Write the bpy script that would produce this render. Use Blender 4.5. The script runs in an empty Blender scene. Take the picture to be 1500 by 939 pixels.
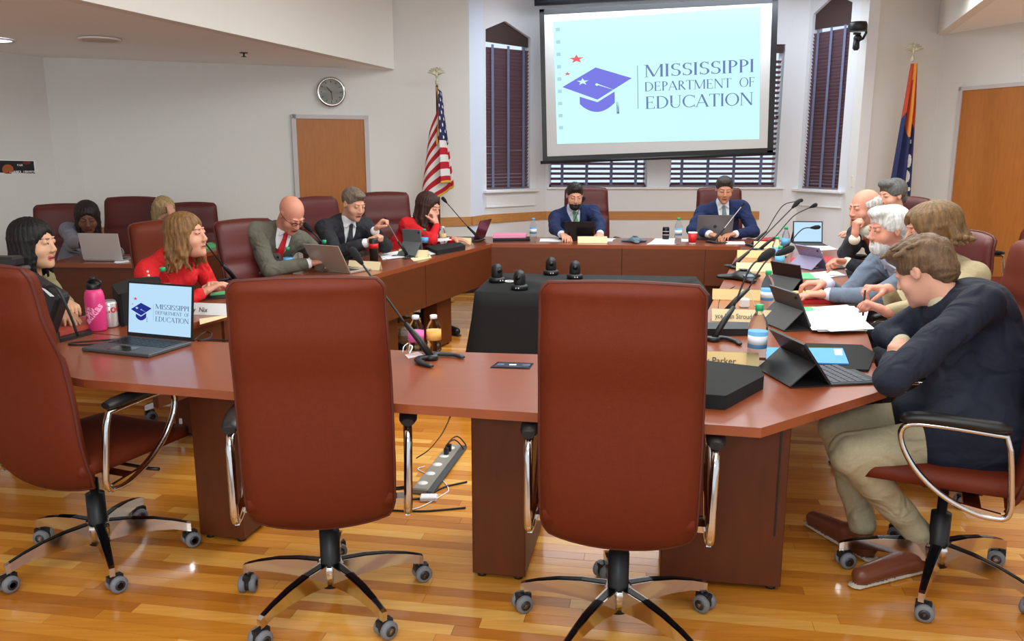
import bpy, math, random
import numpy as np
from mathutils import Vector, Matrix, Euler
random.seed(7)
C = bpy.context.scene.collection
PI = math.pi
# ---------------------------------------------------------------- camera
F_PX, HORIZON, CAM_H = 1200.0, 225.0, 1.52
PITCH = math.atan((469.5 - HORIZON) / F_PX)
cam_d = bpy.data.cameras.new('camera'); cam = bpy.data.objects.new('camera', cam_d); C.objects.link(cam)
cam.location = (0, 0, CAM_H); cam.rotation_euler = (PI/2 - PITCH, 0, 0)
cam_d.sensor_width = 36; cam_d.lens = 36 * F_PX / 1500; cam_d.clip_start = .05
bpy.context.scene.camera = cam
# ---------------------------------------------------------------- world, exposure, lights
w = bpy.data.worlds.new('world'); bpy.context.scene.world = w; w.use_nodes = True
w.node_tree.nodes['Background'].inputs[0].default_value = (.86, .93, 1, 1)
w.node_tree.nodes['Background'].inputs[1].default_value = .92
vs = bpy.context.scene.view_settings
vs.view_transform = 'Standard'; vs.look = 'None'; vs.gamma = 1; vs.use_curve_mapping = False; vs.exposure = 0.35
def area(name, loc, rot, sx, sy, e, col=(1, .96, .9)):
    l = bpy.data.lights.new(name, 'AREA'); l.shape = 'RECTANGLE'; l.size = sx; l.size_y = sy; l.energy = e; l.color = col
    o = bpy.data.objects.new(name, l); C.objects.link(o); o.location = loc; o.rotation_euler = rot; return o
area('ceiling_light_panel', (1.0, 4.8, 2.98), (0, 0, 0), 3.0, 3.4, 128, (.94, 1, .99))
area('ceiling_light_panel', (0, 1.0, 2.98), (math.radians(28), 0, 0), 3.5, 1.6, 42, (.93, 1, 1))
area('soffit_light_panel', (-3.6, 5.2, 2.38), (0, 0, 0), .9, 2.4, 32, (.93, 1, 1))
area('soffit_light_panel', (3.6, 5.2, 2.75), (0, 0, 0), .8, 2.4, 28, (.93, 1, 1))
area('bay_fill_light', (1.8, 9.0, 3.15), (math.radians(12), 0, 0), 3.0, .5, 40, (.78, .88, 1))  # added indoor lamp, stands in for daylight that the blinds keep out
area('bounce_flash', (-.2, -.35, 1.75), (math.radians(138), 0, math.radians(12)), .6, .6, 62, (.93, 1, 1))
area('right_fill_light', (3.4, 7.4, 3.05), (math.radians(-25), math.radians(-12), 0), .8, 1.2, 16, (.96, 1, .99))  # unseen lamp added to brighten the right side of the room

# pixel helpers: where a point of the photograph lies on a height or at a depth
_c, _s = math.cos(PITCH), math.sin(PITCH)
def _ray(x, y):
    u, v = (x-750)/F_PX, (469.5-y)/F_PX
    return Vector((u, _c + _s*v, -_s + _c*v))
def onz(x, y, z):
    d = _ray(x, y); return Vector((0, 0, CAM_H)) + d*((z-CAM_H)/d.z)
def ony(x, y, Y):
    d = _ray(x, y); return Vector((0, 0, CAM_H)) + d*(Y/d.y)

# ---------------------------------------------------------------- materials
def s2l(c): return tuple((x/12.92 if x <= .04045 else ((x+.055)/1.055)**2.4) for x in [v/255 for v in c])
_m = {}
def mat(name, rgb, rough=.6, metal=0, spec=.5, noise=0, nscale=30, bump=0, bscale=80, coat=0, stretch=None, emit=0, alpha=1, trans=0, sub=0, sheen=0, ior=1.45, folds=0):
    if name in _m: return _m[name]
    m = bpy.data.materials.new(name); m.use_nodes = True; nt = m.node_tree; b = nt.nodes['Principled BSDF']
    col = s2l(rgb) + (1,)
    b.inputs['Base Color'].default_value = col; b.inputs['Roughness'].default_value = rough; b.inputs['Metallic'].default_value = metal
    b.inputs['Specular IOR Level'].default_value = spec; b.inputs['IOR'].default_value = ior
    if coat: b.inputs['Coat Weight'].default_value = coat; b.inputs['Coat Roughness'].default_value = .12
    if trans: b.inputs['Transmission Weight'].default_value = trans
    if sub: b.inputs['Subsurface Weight'].default_value = sub; b.inputs['Subsurface Radius'].default_value = (.01, .004, .002)
    if sheen: b.inputs['Sheen Weight'].default_value = sheen
    if emit: b.inputs['Emission Color'].default_value = col; b.inputs['Emission Strength'].default_value = emit
    tc = None
    def coords(sc):
        nonlocal tc
        if tc is None: tc = nt.nodes.new('ShaderNodeTexCoord')
        mp = nt.nodes.new('ShaderNodeMapping'); mp.inputs['Scale'].default_value = stretch or (1, 1, 1)
        nt.links.new(tc.outputs['Object'], mp.inputs[0])
        n = nt.nodes.new('ShaderNodeTexNoise'); n.inputs['Scale'].default_value = sc; n.inputs['Detail'].default_value = 4
        nt.links.new(mp.outputs[0], n.inputs['Vector']); return n
    if noise:
        n = coords(nscale); r = nt.nodes.new('ShaderNodeValToRGB'); nt.links.new(n.outputs['Fac'], r.inputs[0])
        r.color_ramp.elements[0].position = .3; r.color_ramp.elements[1].position = .7
        r.color_ramp.elements[0].color = tuple(c*(1-noise) for c in col[:3]) + (1,)
        r.color_ramp.elements[1].color = tuple(min(1, c*(1+noise)) for c in col[:3]) + (1,)
        nt.links.new(r.outputs[0], b.inputs['Base Color'])
    if bump:
        n = coords(bscale); bp = nt.nodes.new('ShaderNodeBump'); bp.inputs['Strength'].default_value = bump; bp.inputs['Distance'].default_value = .01
        nt.links.new(n.outputs['Fac'], bp.inputs['Height']); nt.links.new(bp.outputs[0], b.inputs['Normal'])
    if folds:
        n = coords(7); n.inputs['Distortion'].default_value = 1.4; n.inputs['Detail'].default_value = 2; n.inputs['Roughness'].default_value = .35
        bp2 = nt.nodes.new('ShaderNodeBump'); bp2.inputs['Strength'].default_value = folds; bp2.inputs['Distance'].default_value = .05
        nt.links.new(n.outputs['Fac'], bp2.inputs['Height'])
        if bump: nt.links.new(bp.outputs[0], bp2.inputs['Normal'])
        nt.links.new(bp2.outputs[0], b.inputs['Normal'])
    _m[name] = m; return m
WALL = mat('wall_paint', (223, 222, 218), .85, noise=.012, nscale=60, bump=.03, bscale=200)
WHITE_TRIM = mat('white_trim_paint', (232, 234, 238), .5)
CEIL = mat('ceiling_paint', (232, 224, 216), .9)
SOFFIT = mat('soffit_paint', (250, 249, 248), .9)
RAIL = mat('oak_rail', (190, 132, 72), .45, noise=.12, nscale=4, stretch=(1, 8, 14))
DOOR = mat('oak_veneer_door', (174, 106, 42), .42, noise=.08, nscale=6, stretch=(7, 7, 1), bump=.03)
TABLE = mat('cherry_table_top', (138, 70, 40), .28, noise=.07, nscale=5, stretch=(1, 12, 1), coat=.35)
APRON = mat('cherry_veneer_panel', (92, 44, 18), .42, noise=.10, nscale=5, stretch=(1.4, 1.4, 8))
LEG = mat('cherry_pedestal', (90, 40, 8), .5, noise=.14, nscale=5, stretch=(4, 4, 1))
BLACK = mat('black_plastic', (26, 26, 28), .42)
BLACKG = mat('black_gloss', (14, 14, 17), .16)
CLOTH_BLK = mat('black_cloth', (17, 18, 19), .9, bump=.1, bscale=120)
CHROME = mat('polished_chrome', (205, 203, 200), .12, 1)
ALU = mat('brushed_silver', (178, 178, 180), .35, .9)
GREY = mat('grey_rubber', (118, 120, 124), .55)
DGREY = mat('dark_grey_case', (70, 72, 76), .5)
PAPER = mat('white_paper', (238, 240, 242), .8)
CREAM = mat('cream_card', (230, 214, 170), .7)
BRASSP = mat('brass_plate', (206, 176, 120), .4, .2)
LEATH = mat('russet_leather', (98, 37, 18), .56, spec=.22, noise=.04, nscale=60, bump=.09, bscale=420)
LEATHD = mat('oxblood_leather', (88, 32, 30), .46, spec=.45, noise=.04, nscale=60, bump=.08, bscale=420)
WELT = mat('leather_piping', (84, 32, 20), .6)
GOLD = mat('gold_fringe', (222, 172, 60), .6, noise=.15, nscale=90)
EAGLE = mat('pale_gilt', (206, 204, 178), .4, .3)
GREEN = mat('green_folder', (92, 190, 124), .6); BLUE = mat('blue_folder', (62, 148, 214), .5)
PINK = mat('pink_enamel', (222, 62, 128), .38); LPINK = mat('pale_pink_print', (246, 170, 204), .5)
PINKP = mat('pink_paper', (238, 150, 182), .7)
RED = mat('red_cup', (206, 32, 34), .45); REDF = mat('red_folder', (186, 34, 44), .5)
CAPG = mat('green_cap', (40, 168, 110), .45); CAPW = mat('white_cap', (236, 236, 236), .45)
LBLUE = mat('blue_label', (96, 164, 214), .5); LPK = mat('pink_label', (232, 112, 182), .5); LOR = mat('orange_label', (236, 178, 90), .5)
LAV = mat('lavender_metal', (150, 142, 172), .35, .4)
BLUEG = mat('blue_grey_plastic', (92, 112, 126), .4)
WATER = mat('clear_bottle', (236, 244, 248), .04, trans=1, ior=1.04, spec=.9)
def emis(name, rgb, s):
    m = mat(name, rgb, .5); b = m.node_tree.nodes['Principled BSDF']
    b.inputs['Base Color'].default_value = (0, 0, 0, 1)
    b.inputs['Emission Color'].default_value = s2l(rgb)+(1,); b.inputs['Emission Strength'].default_value = s; return m
EX = 2 ** -.35
SCR = emis('projected_light', (204, 255, 255), EX); SCRB = emis('projected_blue', (112, 112, 226), EX); SCRT = emis('projected_slate', (98, 122, 178), EX)
SCRR = emis('projected_red', (232, 88, 96), EX); SCRI = emis('projected_icon', (168, 214, 222), EX)
LCD = emis('lcd_pale_blue', (186, 222, 248), EX); LCDB = emis('lcd_navy', (24, 36, 138), EX); LCDT = emis('lcd_text', (36, 58, 108), EX); LCDR = emis('lcd_red', (206, 44, 80), EX)
LCDV = emis('lcd_blue', (84, 122, 196), EX)
MATTE = mat('screen_fabric', (206, 206, 204), .9)

# ---------------------------------------------------------------- objects
def tag(o, label=None, cat=None, group=None, kind=None):
    if label: o['label'] = label
    if cat: o['category'] = cat
    if group: o['group'] = group
    if kind: o['kind'] = kind
    return o
def thing(name, label, cat, loc=(0, 0, 0), rz=0, group=None):
    o = bpy.data.objects.new(name, None); C.objects.link(o); o.empty_display_size = .1
    o.location = loc; o.rotation_euler = (0, 0, rz); return tag(o, label, cat, group)
def copy_tree(o, parent=None):
    c = o.copy(); C.objects.link(c); c.parent = parent
    for ch in list(o.children): copy_tree(ch, c)
    return c
class MB:
    def __init__(s): s.v = []; s.f = []; s.m = []; s.sm = []
    def add(s, vs, fs, mi=0, smooth=False):
        n = len(s.v); s.v += [tuple(p) for p in vs]
        for f in fs: s.f.append([i+n for i in f]); s.m.append(mi); s.sm.append(smooth)
        return s
    def box(s, c, d, mi=0, M=None, bev=0):
        x, y, z = [q/2 for q in d]
        if bev:
            b = min(bev, x*.9, y*.9, z*.9); vs = []; 
            for sz in (-1, 1):
                for a, (X, Y, Z) in enumerate(((x-b, y-b, z), (x, y-b, z-b), (x-b, y, z-b))):
                    pass
            pts = []
            for sx in (-1, 1):
                for sy in (-1, 1):
                    for sz in (-1, 1): pts += [(sx*(x-b), sy*(y-b), sz*z), (sx*x, sy*(y-b), sz*(z-b)), (sx*(x-b), sy*y, sz*(z-b))]
            import bmesh
            bm = bmesh.new(); bvs = [bm.verts.new(p) for p in pts]; bmesh.ops.convex_hull(bm, input=bvs)
            bmesh.ops.dissolve_limit(bm, angle_limit=.02, verts=bm.verts, edges=bm.edges)
            bm.verts.index_update(); vs = [v.co.copy() for v in bm.verts]; fs = [[v.index for v in f.verts] for f in bm.faces]; bm.free()
        else:
            vs = [Vector((sx*x, sy*y, sz*z)) for sz in (-1, 1) for sy in (-1, 1) for sx in (-1, 1)]
            fs = [(0, 2, 3, 1), (4, 5, 7, 6), (0, 1, 5, 4), (2, 6, 7, 3), (0, 4, 6, 2), (1, 3, 7, 5)]
        if M is not None: vs = [M @ v for v in vs]
        return s.add([Vector(c)+v for v in vs], fs, mi)
    def prism(s, poly, z0, z1, mi=0, mis=None):
        n = len(poly); a = sum(poly[i][0]*poly[(i+1) % n][1]-poly[(i+1) % n][0]*poly[i][1] for i in range(n))
        if a < 0: poly = poly[::-1]
        vs = [(p[0], p[1], z0) for p in poly]+[(p[0], p[1], z1) for p in poly]
        s.add(vs, [list(range(n))[::-1], list(range(n, 2*n))], mi)
        return s.add(vs, [(i, (i+1) % n, (i+1) % n+n, i+n) for i in range(n)], mi if mis is None else mis)
    def slab(s, pts, nrm, t, mi=0):   # flat polygon in space thickened by t along nrm
        n = len(pts); pts = [Vector(p) for p in pts]; nrm = Vector(nrm).normalized()*t
        vs = pts+[p+nrm for p in pts]
        return s.add(vs, [list(range(n))[::-1], list(range(n, 2*n))]+[(i, (i+1) % n, (i+1) % n+n, i+n) for i in range(n)], mi)
    def tube(s, path, r, seg=8, mi=0, close=False, flat=1, up=None):
        path = [Vector(p) for p in path]; n = len(path)
        rr = r if isinstance(r, (list, tuple)) else [r]*n
        vs = []; prev = None
        for i, p in enumerate(path):
            if close: t = path[(i+1) % n]-path[i-1]
            else: t = path[min(i+1, n-1)]-path[max(i-1, 0)]
            t.normalize()
            if up is not None: u = Vector(up); u = (u-t*u.dot(t)).normalized()
            elif prev is None:
                u = Vector((0, 0, 1)) if abs(t.z) < .9 else Vector((1, 0, 0)); u = (u-t*u.dot(t)).normalized()
            else: u = (prev-t*prev.dot(t)).normalized()
            prev = u; w_ = t.cross(u)
            for k in range(seg):
                a = 2*PI*k/seg; vs.append(p+(u*math.cos(a)*flat+w_*math.sin(a))*rr[i])
        fs = []
        for i in range(n if close else n-1):
            for k in range(seg):
                a, b = i*seg+k, i*seg+(k+1) % seg; j = (i+1) % n
                fs.append((a, b, j*seg+(k+1) % seg, j*seg+k))
        s.add(vs, fs, mi, True)
        if not close:
            m = len(s.v)-len(vs)
            s.f.append([m+k for k in range(seg)][::-1]); s.m.append(mi); s.sm.append(False)
            s.f.append([m+(n-1)*seg+k for k in range(seg)]); s.m.append(mi); s.sm.append(False)
        return s
    def lathe(s, prof, seg=20, mi=0, c=(0, 0, 0), M=None, smooth=True, mif=None):
        c = Vector(c); vs = []; n = len(prof)
        for r, z in prof:
            for k in range(seg):
                a = 2*PI*k/seg; v = Vector((r*math.cos(a), r*math.sin(a), z)); vs.append(c+(M @ v if M is not None else v))
        base = len(s.v); s.v += [tuple(v) for v in vs]
        for i in range(n-1):
            for k in range(seg):
                s.f.append([base+i*seg+k, base+i*seg+(k+1) % seg, base+(i+1)*seg+(k+1) % seg, base+(i+1)*seg+k])
                s.m.append(mif(i) if mif else mi); s.sm.append(smooth)
        for i, rev in ((0, True), (n-1, False)):
            if prof[i][0] > 1e-5:
                f = [base+i*seg+k for k in range(seg)]; s.f.append(f[::-1] if rev else f); s.m.append(mif(min(i, n-2)) if mif else mi); s.sm.append(False)
        return s
    def ball(s, c, r, mi=0, seg=12, M=None):
        r = (r, r, r) if not isinstance(r, (tuple, list)) else r; c = Vector(c); vs = []; fs = []; R = seg//2+1
        for i in range(R+1):
            th = PI*i/R
            for k in range(seg):
                a = 2*PI*k/seg; v = Vector((r[0]*math.sin(th)*math.cos(a), r[1]*math.sin(th)*math.sin(a), r[2]*math.cos(th)))
                vs.append(c+(M @ v if M is not None else v))
        for i in range(R):
            for k in range(seg): fs.append((i*seg+k, (i+1)*seg+k, (i+1)*seg+(k+1) % seg, i*seg+(k+1) % seg))
        return s.add(vs, fs, mi, True)
    def mesh(s, name, mats, off=(0, 0, 0)):
        me = bpy.data.meshes.new(name); o = Vector(off)
        me.from_pydata([tuple(Vector(v)-o) for v in s.v], [], s.f)
        for m in (mats if isinstance(mats, (list, tuple)) else [mats]): me.materials.append(m)
        me.polygons.foreach_set('material_index', s.m); me.polygons.foreach_set('use_smooth', s.sm); me.update(); return me
    def build(s, name, mats, parent=None, world=True, loc=None, rz=0):
        off = parent.location if (parent is not None and world) else (loc or (0, 0, 0))
        if parent is not None and world and parent.parent is not None: off = parent.parent.location+parent.location
        o = bpy.data.objects.new(name, s.mesh(name, mats, off)); C.objects.link(o)
        if parent is not None: o.parent = parent
        elif loc: o.location = loc; o.rotation_euler = (0, 0, rz)
        return o
def RX(a): return Matrix.Rotation(a, 3, 'X')
def RY(a): return Matrix.Rotation(a, 3, 'Y')
def RZ(a): return Matrix.Rotation(a, 3, 'Z')
def spline(pts, n=8):
    pts = [Vector(p) for p in pts]; P = [pts[0]*2-pts[1]]+pts+[pts[-1]*2-pts[-2]]; out = []
    for i in range(1, len(P)-2):
        for k in range(n):
            t = k/n; a, b, c, d = P[i-1:i+3]
            out.append(.5*((2*b)+(c-a)*t+(2*a-5*b+4*c-d)*t*t+(3*b-a-3*c+d)*t**3))
    out.append(pts[-1]); return out
# ---------------------------------------------------------------- smooth bodies: signed distance fields meshed by surface nets
V3 = lambda *a: np.array(a, dtype=np.float64)
class Fld:
    def __init__(s): s.p = []
    def cap(s, a, b, ra, rb=None, mi=0, k=.02, flat=None, sub=False):
        s.p.append(('c', V3(*a), V3(*b), ra, ra if rb is None else rb, flat, mi, k, sub)); return s
    def ell(s, c, r, R=None, mi=0, k=.02, sub=False):
        s.p.append(('e', V3(*c), V3(*r), R, None, None, mi, k, sub)); return s
    def one(s, pr, P):
        if pr[0] == 'c':
            _, a, b, ra, rb, flat, *_r = pr; pa = P-a; ba = b-a
            if flat is not None:
                n, fct = V3(*flat[0]), flat[1]; n = n/np.linalg.norm(n)
                g = 1/fct-1; pa = pa+np.outer(pa@n, n)*g; ba = ba+n*(ba@n)*g
            h = np.clip((pa@ba)/max(ba@ba, 1e-9), 0, 1); d = pa-h[:, None]*ba
            return np.sqrt((d*d).sum(1))-(ra+(rb-ra)*h)
        _, c, r, R = pr[:4]; q = P-c
        if R is not None: q = q@R
        k0 = np.sqrt(((q/r)**2).sum(1)); k1 = np.sqrt(((q/(r*r))**2).sum(1))+1e-9
        return k0*(k0-1)/k1
    def bnd(s):
        lo = np.full(3, 1e9); hi = -lo
        for p in s.p:
            if p[8]: continue
            if p[0] == 'c': r = max(p[3], p[4]); pts = [p[1]-r, p[1]+r, p[2]-r, p[2]+r]
            else: r = p[2].max(); pts = [p[1]-r, p[1]+r]
            for q in pts: lo = np.minimum(lo, q); hi = np.maximum(hi, q)
        return lo, hi
    def ev(s, P, noise=None):
        d = None
        # cull each primitive to points near it would complicate smoothness; points are few, so evaluate all
        for p in s.p:
            e = s.one(p, P); k = p[7]
            if d is None: d = e; continue
            if p[8]:
                h = np.clip(.5-.5*(d+e)/k, 0, 1); d = d+(-e-d)*h+k*h*(1-h)
            else:
                h = np.clip(.5+.5*(d-e)/k, 0, 1); d = d+(e-d)*h-k*h*(1-h)
        if noise: d = d+noise(P)
        return d
    def mesh(s, vox, noise=None, off=(0, 0, 0)):
        lo, hi = s.bnd(); B = 6; lo = lo-3*vox; n = np.ceil((hi-lo+3*vox)/(vox*B)).astype(int)
        ax = [lo[i]+vox*(B*np.arange(n[i])+(B-1)/2) for i in range(3)]
        G = np.stack(np.meshgrid(*ax, indexing='ij'), -1).reshape(-1, 3); dc = s.ev(G)
        act = np.abs(dc) < B*vox*.87*1.7+.006
        Fv = np.repeat(np.repeat(np.repeat(np.where(dc < 0, -1., 1.).reshape(n).astype(np.float32), B, 0), B, 1), B, 2)
        ci = np.stack(np.unravel_index(np.nonzero(act)[0], n), -1)
        o = np.stack(np.meshgrid(*[np.arange(B)]*3, indexing='ij'), -1).reshape(-1, 3)
        idx = (ci[:, None, :]*B+o[None]).reshape(-1, 3); P = lo+idx*vox
        Fv[idx[:, 0], idx[:, 1], idx[:, 2]] = s.ev(P, noise)
        I = Fv < 0; N = np.array(Fv.shape)-1
        cnt = sum(I[a:a+N[0], b:b+N[1], c:c+N[2]].astype(np.int8) for a in (0, 1) for b in (0, 1) for c in (0, 1))
        cell = (cnt > 0) & (cnt < 8); cid = np.full(cell.shape, -1, np.int64); K = np.stack(np.nonzero(cell), -1)
        cid[cell] = np.arange(len(K))
        cor = np.array([(a, b, c) for a in (0, 1) for b in (0, 1) for c in (0, 1)])
        val = np.stack([Fv[K[:, 0]+a, K[:, 1]+b, K[:, 2]+c] for a, b, c in cor], 1).astype(np.float64)
        acc = np.zeros((len(K), 3)); num = np.zeros(len(K))
        for i in range(8):
            for j in range(i+1, 8):
                if abs(cor[i]-cor[j]).sum() != 1: continue
                a, b = val[:, i], val[:, j]; x = (a < 0) != (b < 0); t = np.where(x, a/np.where(x, a-b, 1), 0)
                acc += np.where(x[:, None], cor[i]+(cor[j]-cor[i])*t[:, None], 0); num += x
        V = lo+(K+acc/num[:, None])*vox
        Q = []
        for axx in range(3):
            u, v = [(1, 2), (2, 0), (0, 1)][axx]
            sh = [slice(None)]*3; s2 = [slice(None)]*3; sh[axx] = slice(0, -1); s2[axx] = slice(1, None)
            A, Bb = I[tuple(sh)], I[tuple(s2)]
            e = np.stack(np.nonzero(A != Bb), -1); e = e[(e[:, u] > 0) & (e[:, v] > 0) & (e[:, u] < N[u]) & (e[:, v] < N[v])]
            sg = A[e[:, 0], e[:, 1], e[:, 2]]
            def c_(du, dv):
                q = e.copy(); q[:, u] -= du; q[:, v] -= dv; return cid[q[:, 0], q[:, 1], q[:, 2]]
            q = np.stack([c_(1, 1), c_(0, 1), c_(0, 0), c_(1, 0)], 1); q[~sg] = q[~sg][:, ::-1]; Q.append(q)
        Q = np.concatenate(Q); Q = Q[(Q >= 0).all(1)]
        mi = None
        if len({p[6] for p in s.p}) > 1:
            ce = V[Q].mean(1); best = np.full(len(ce), 1e9); mi = np.zeros(len(ce), np.int32)
            for p in s.p:
                if p[8]: continue
                d = s.one(p, ce); x = d < best; best[x] = d[x]; mi[x] = p[6]
        return V-np.array(off), Q, mi
def fobj(name, F, vox, mats, parent, noise=None):
    off = parent.location if parent is not None else (0, 0, 0)
    V, Q, mi = F.mesh(vox, noise, tuple(off))
    me = bpy.data.meshes.new(name); me.vertices.add(len(V)); me.vertices.foreach_set('co', V.astype(np.float32).ravel())
    me.loops.add(len(Q)*4); me.loops.foreach_set('vertex_index', Q.astype(np.int32).ravel())
    me.polygons.add(len(Q)); me.polygons.foreach_set('loop_start', np.arange(0, len(Q)*4, 4, dtype=np.int32))
    try: me.polygons.foreach_set('loop_total', np.full(len(Q), 4, np.int32))
    except Exception: pass
    for m in (mats if isinstance(mats, (list, tuple)) else [mats]): me.materials.append(m)
    if mi is not None: me.polygons.foreach_set('material_index', mi)
    me.polygons.foreach_set('use_smooth', np.ones(len(Q), bool)); me.update(calc_edges=True); me.validate()
    o = bpy.data.objects.new(name, me); C.objects.link(o); o.parent = parent; return o
def cloth_noise(amp=.0035, f=26):
    def n(P):
        x, y, z = P.T
        return amp*(np.sin(f*x+2.3*np.sin(.6*f*z)+1)*np.sin(.8*f*z+1.7*np.sin(.5*f*y))+.5*np.sin(1.9*f*y+f*z*1.3))
    return n

SKINS = {}
def skin(key, rgb): 
    return mat('skin_'+key, rgb, .5, spec=.4, noise=.05, nscale=18, sub=.12)
def hairm(key, rgb):
    return mat('hair_'+key, rgb, .5, spec=.4, noise=.35, nscale=22, stretch=(3, 3, .6), bump=.5, bscale=60)
def suitm(key, rgb): return mat('cloth_'+key, rgb, .85, noise=.06, nscale=160, bump=.06, bscale=300, folds=.75)

def hand(F, W, d, n, side, curl=.5, mi=0, sc=1.0, spread=.06):
    # W wrist, d pointing direction, n palm normal (the side the fingers curl to), side +1 thumb on d x n side
    d = V3(*d); d /= np.linalg.norm(d); n = V3(*n); n = n-d*(n@d); n /= np.linalg.norm(n); l = np.cross(d, n)*side
    W = V3(*W); L = lambda a, b, c: W+(d*a+l*b+n*c)*sc
    F.cap(L(-.02, 0, 0), L(.02, 0, 0), .027*sc, .03*sc, mi, .01, (n, .7))
    for b, e in ((-.024, .083), (-.008, .088), (.009, .088), (.026, .084)):
        F.cap(L(.02, b*.8, 0), L(e, b, 0), .0155*sc, .0115*sc, mi, .008)
    for i, (b, e, ln) in enumerate(((.027, .086, .068), (.009, .09, .077), (-.009, .088, .071), (-.026, .081, .055))):
        c = curl*(1+.12*i); p = L(e, b, 0); a = 0; sp = (b/.026)*spread
        for j, (fr, tw) in enumerate(((.45, .75), (.31, .95), (.24, .6))):
            a += c*tw; dr = d*math.cos(a)+n*math.sin(a)+l*sp; dr /= np.linalg.norm(dr)
            q = p+dr*ln*fr*sc*1.05; F.cap(p, q, (.0098-.0012*j)*sc, (.0092-.0014*j)*sc, mi, .0025); p = q
    t0 = L(.015, .024, .004); dr = d*.62+l*.66+n*.3; dr /= np.linalg.norm(dr); t1 = t0+dr*.048*sc
    d2 = d*.85+l*.15+n*(.35+.3*curl); d2 /= np.linalg.norm(d2); t2 = t1+d2*.034*sc; d3 = d*.9-l*.05+n*(.3+.5*curl); d3 /= np.linalg.norm(d3)
    F.cap(t0, t1, .0165*sc, .0125*sc, mi, .009); F.cap(t1, t2, .0118*sc, .0105*sc, mi, .003); F.cap(t2, t2+d3*.024*sc, .0104*sc, .0085*sc, mi, .003)

def ik(S, W, l1, l2, hint):
    S, W = V3(*S), V3(*W); v = W-S; L = np.linalg.norm(v)
    if L > (l1+l2)*.985: W = S+v/L*(l1+l2)*.985; v = W-S; L = np.linalg.norm(v)
    if L < .12: W = S+v/L*.12; v = W-S; L = .12
    a = (l1*l1-l2*l2+L*L)/(2*L); h = math.sqrt(max(l1*l1-a*a, 0)); u = v/L; hn = V3(*hint); hn = hn-u*(hn@u); hn /= np.linalg.norm(hn)+1e-9
    return S+u*a+hn*h, W

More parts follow.
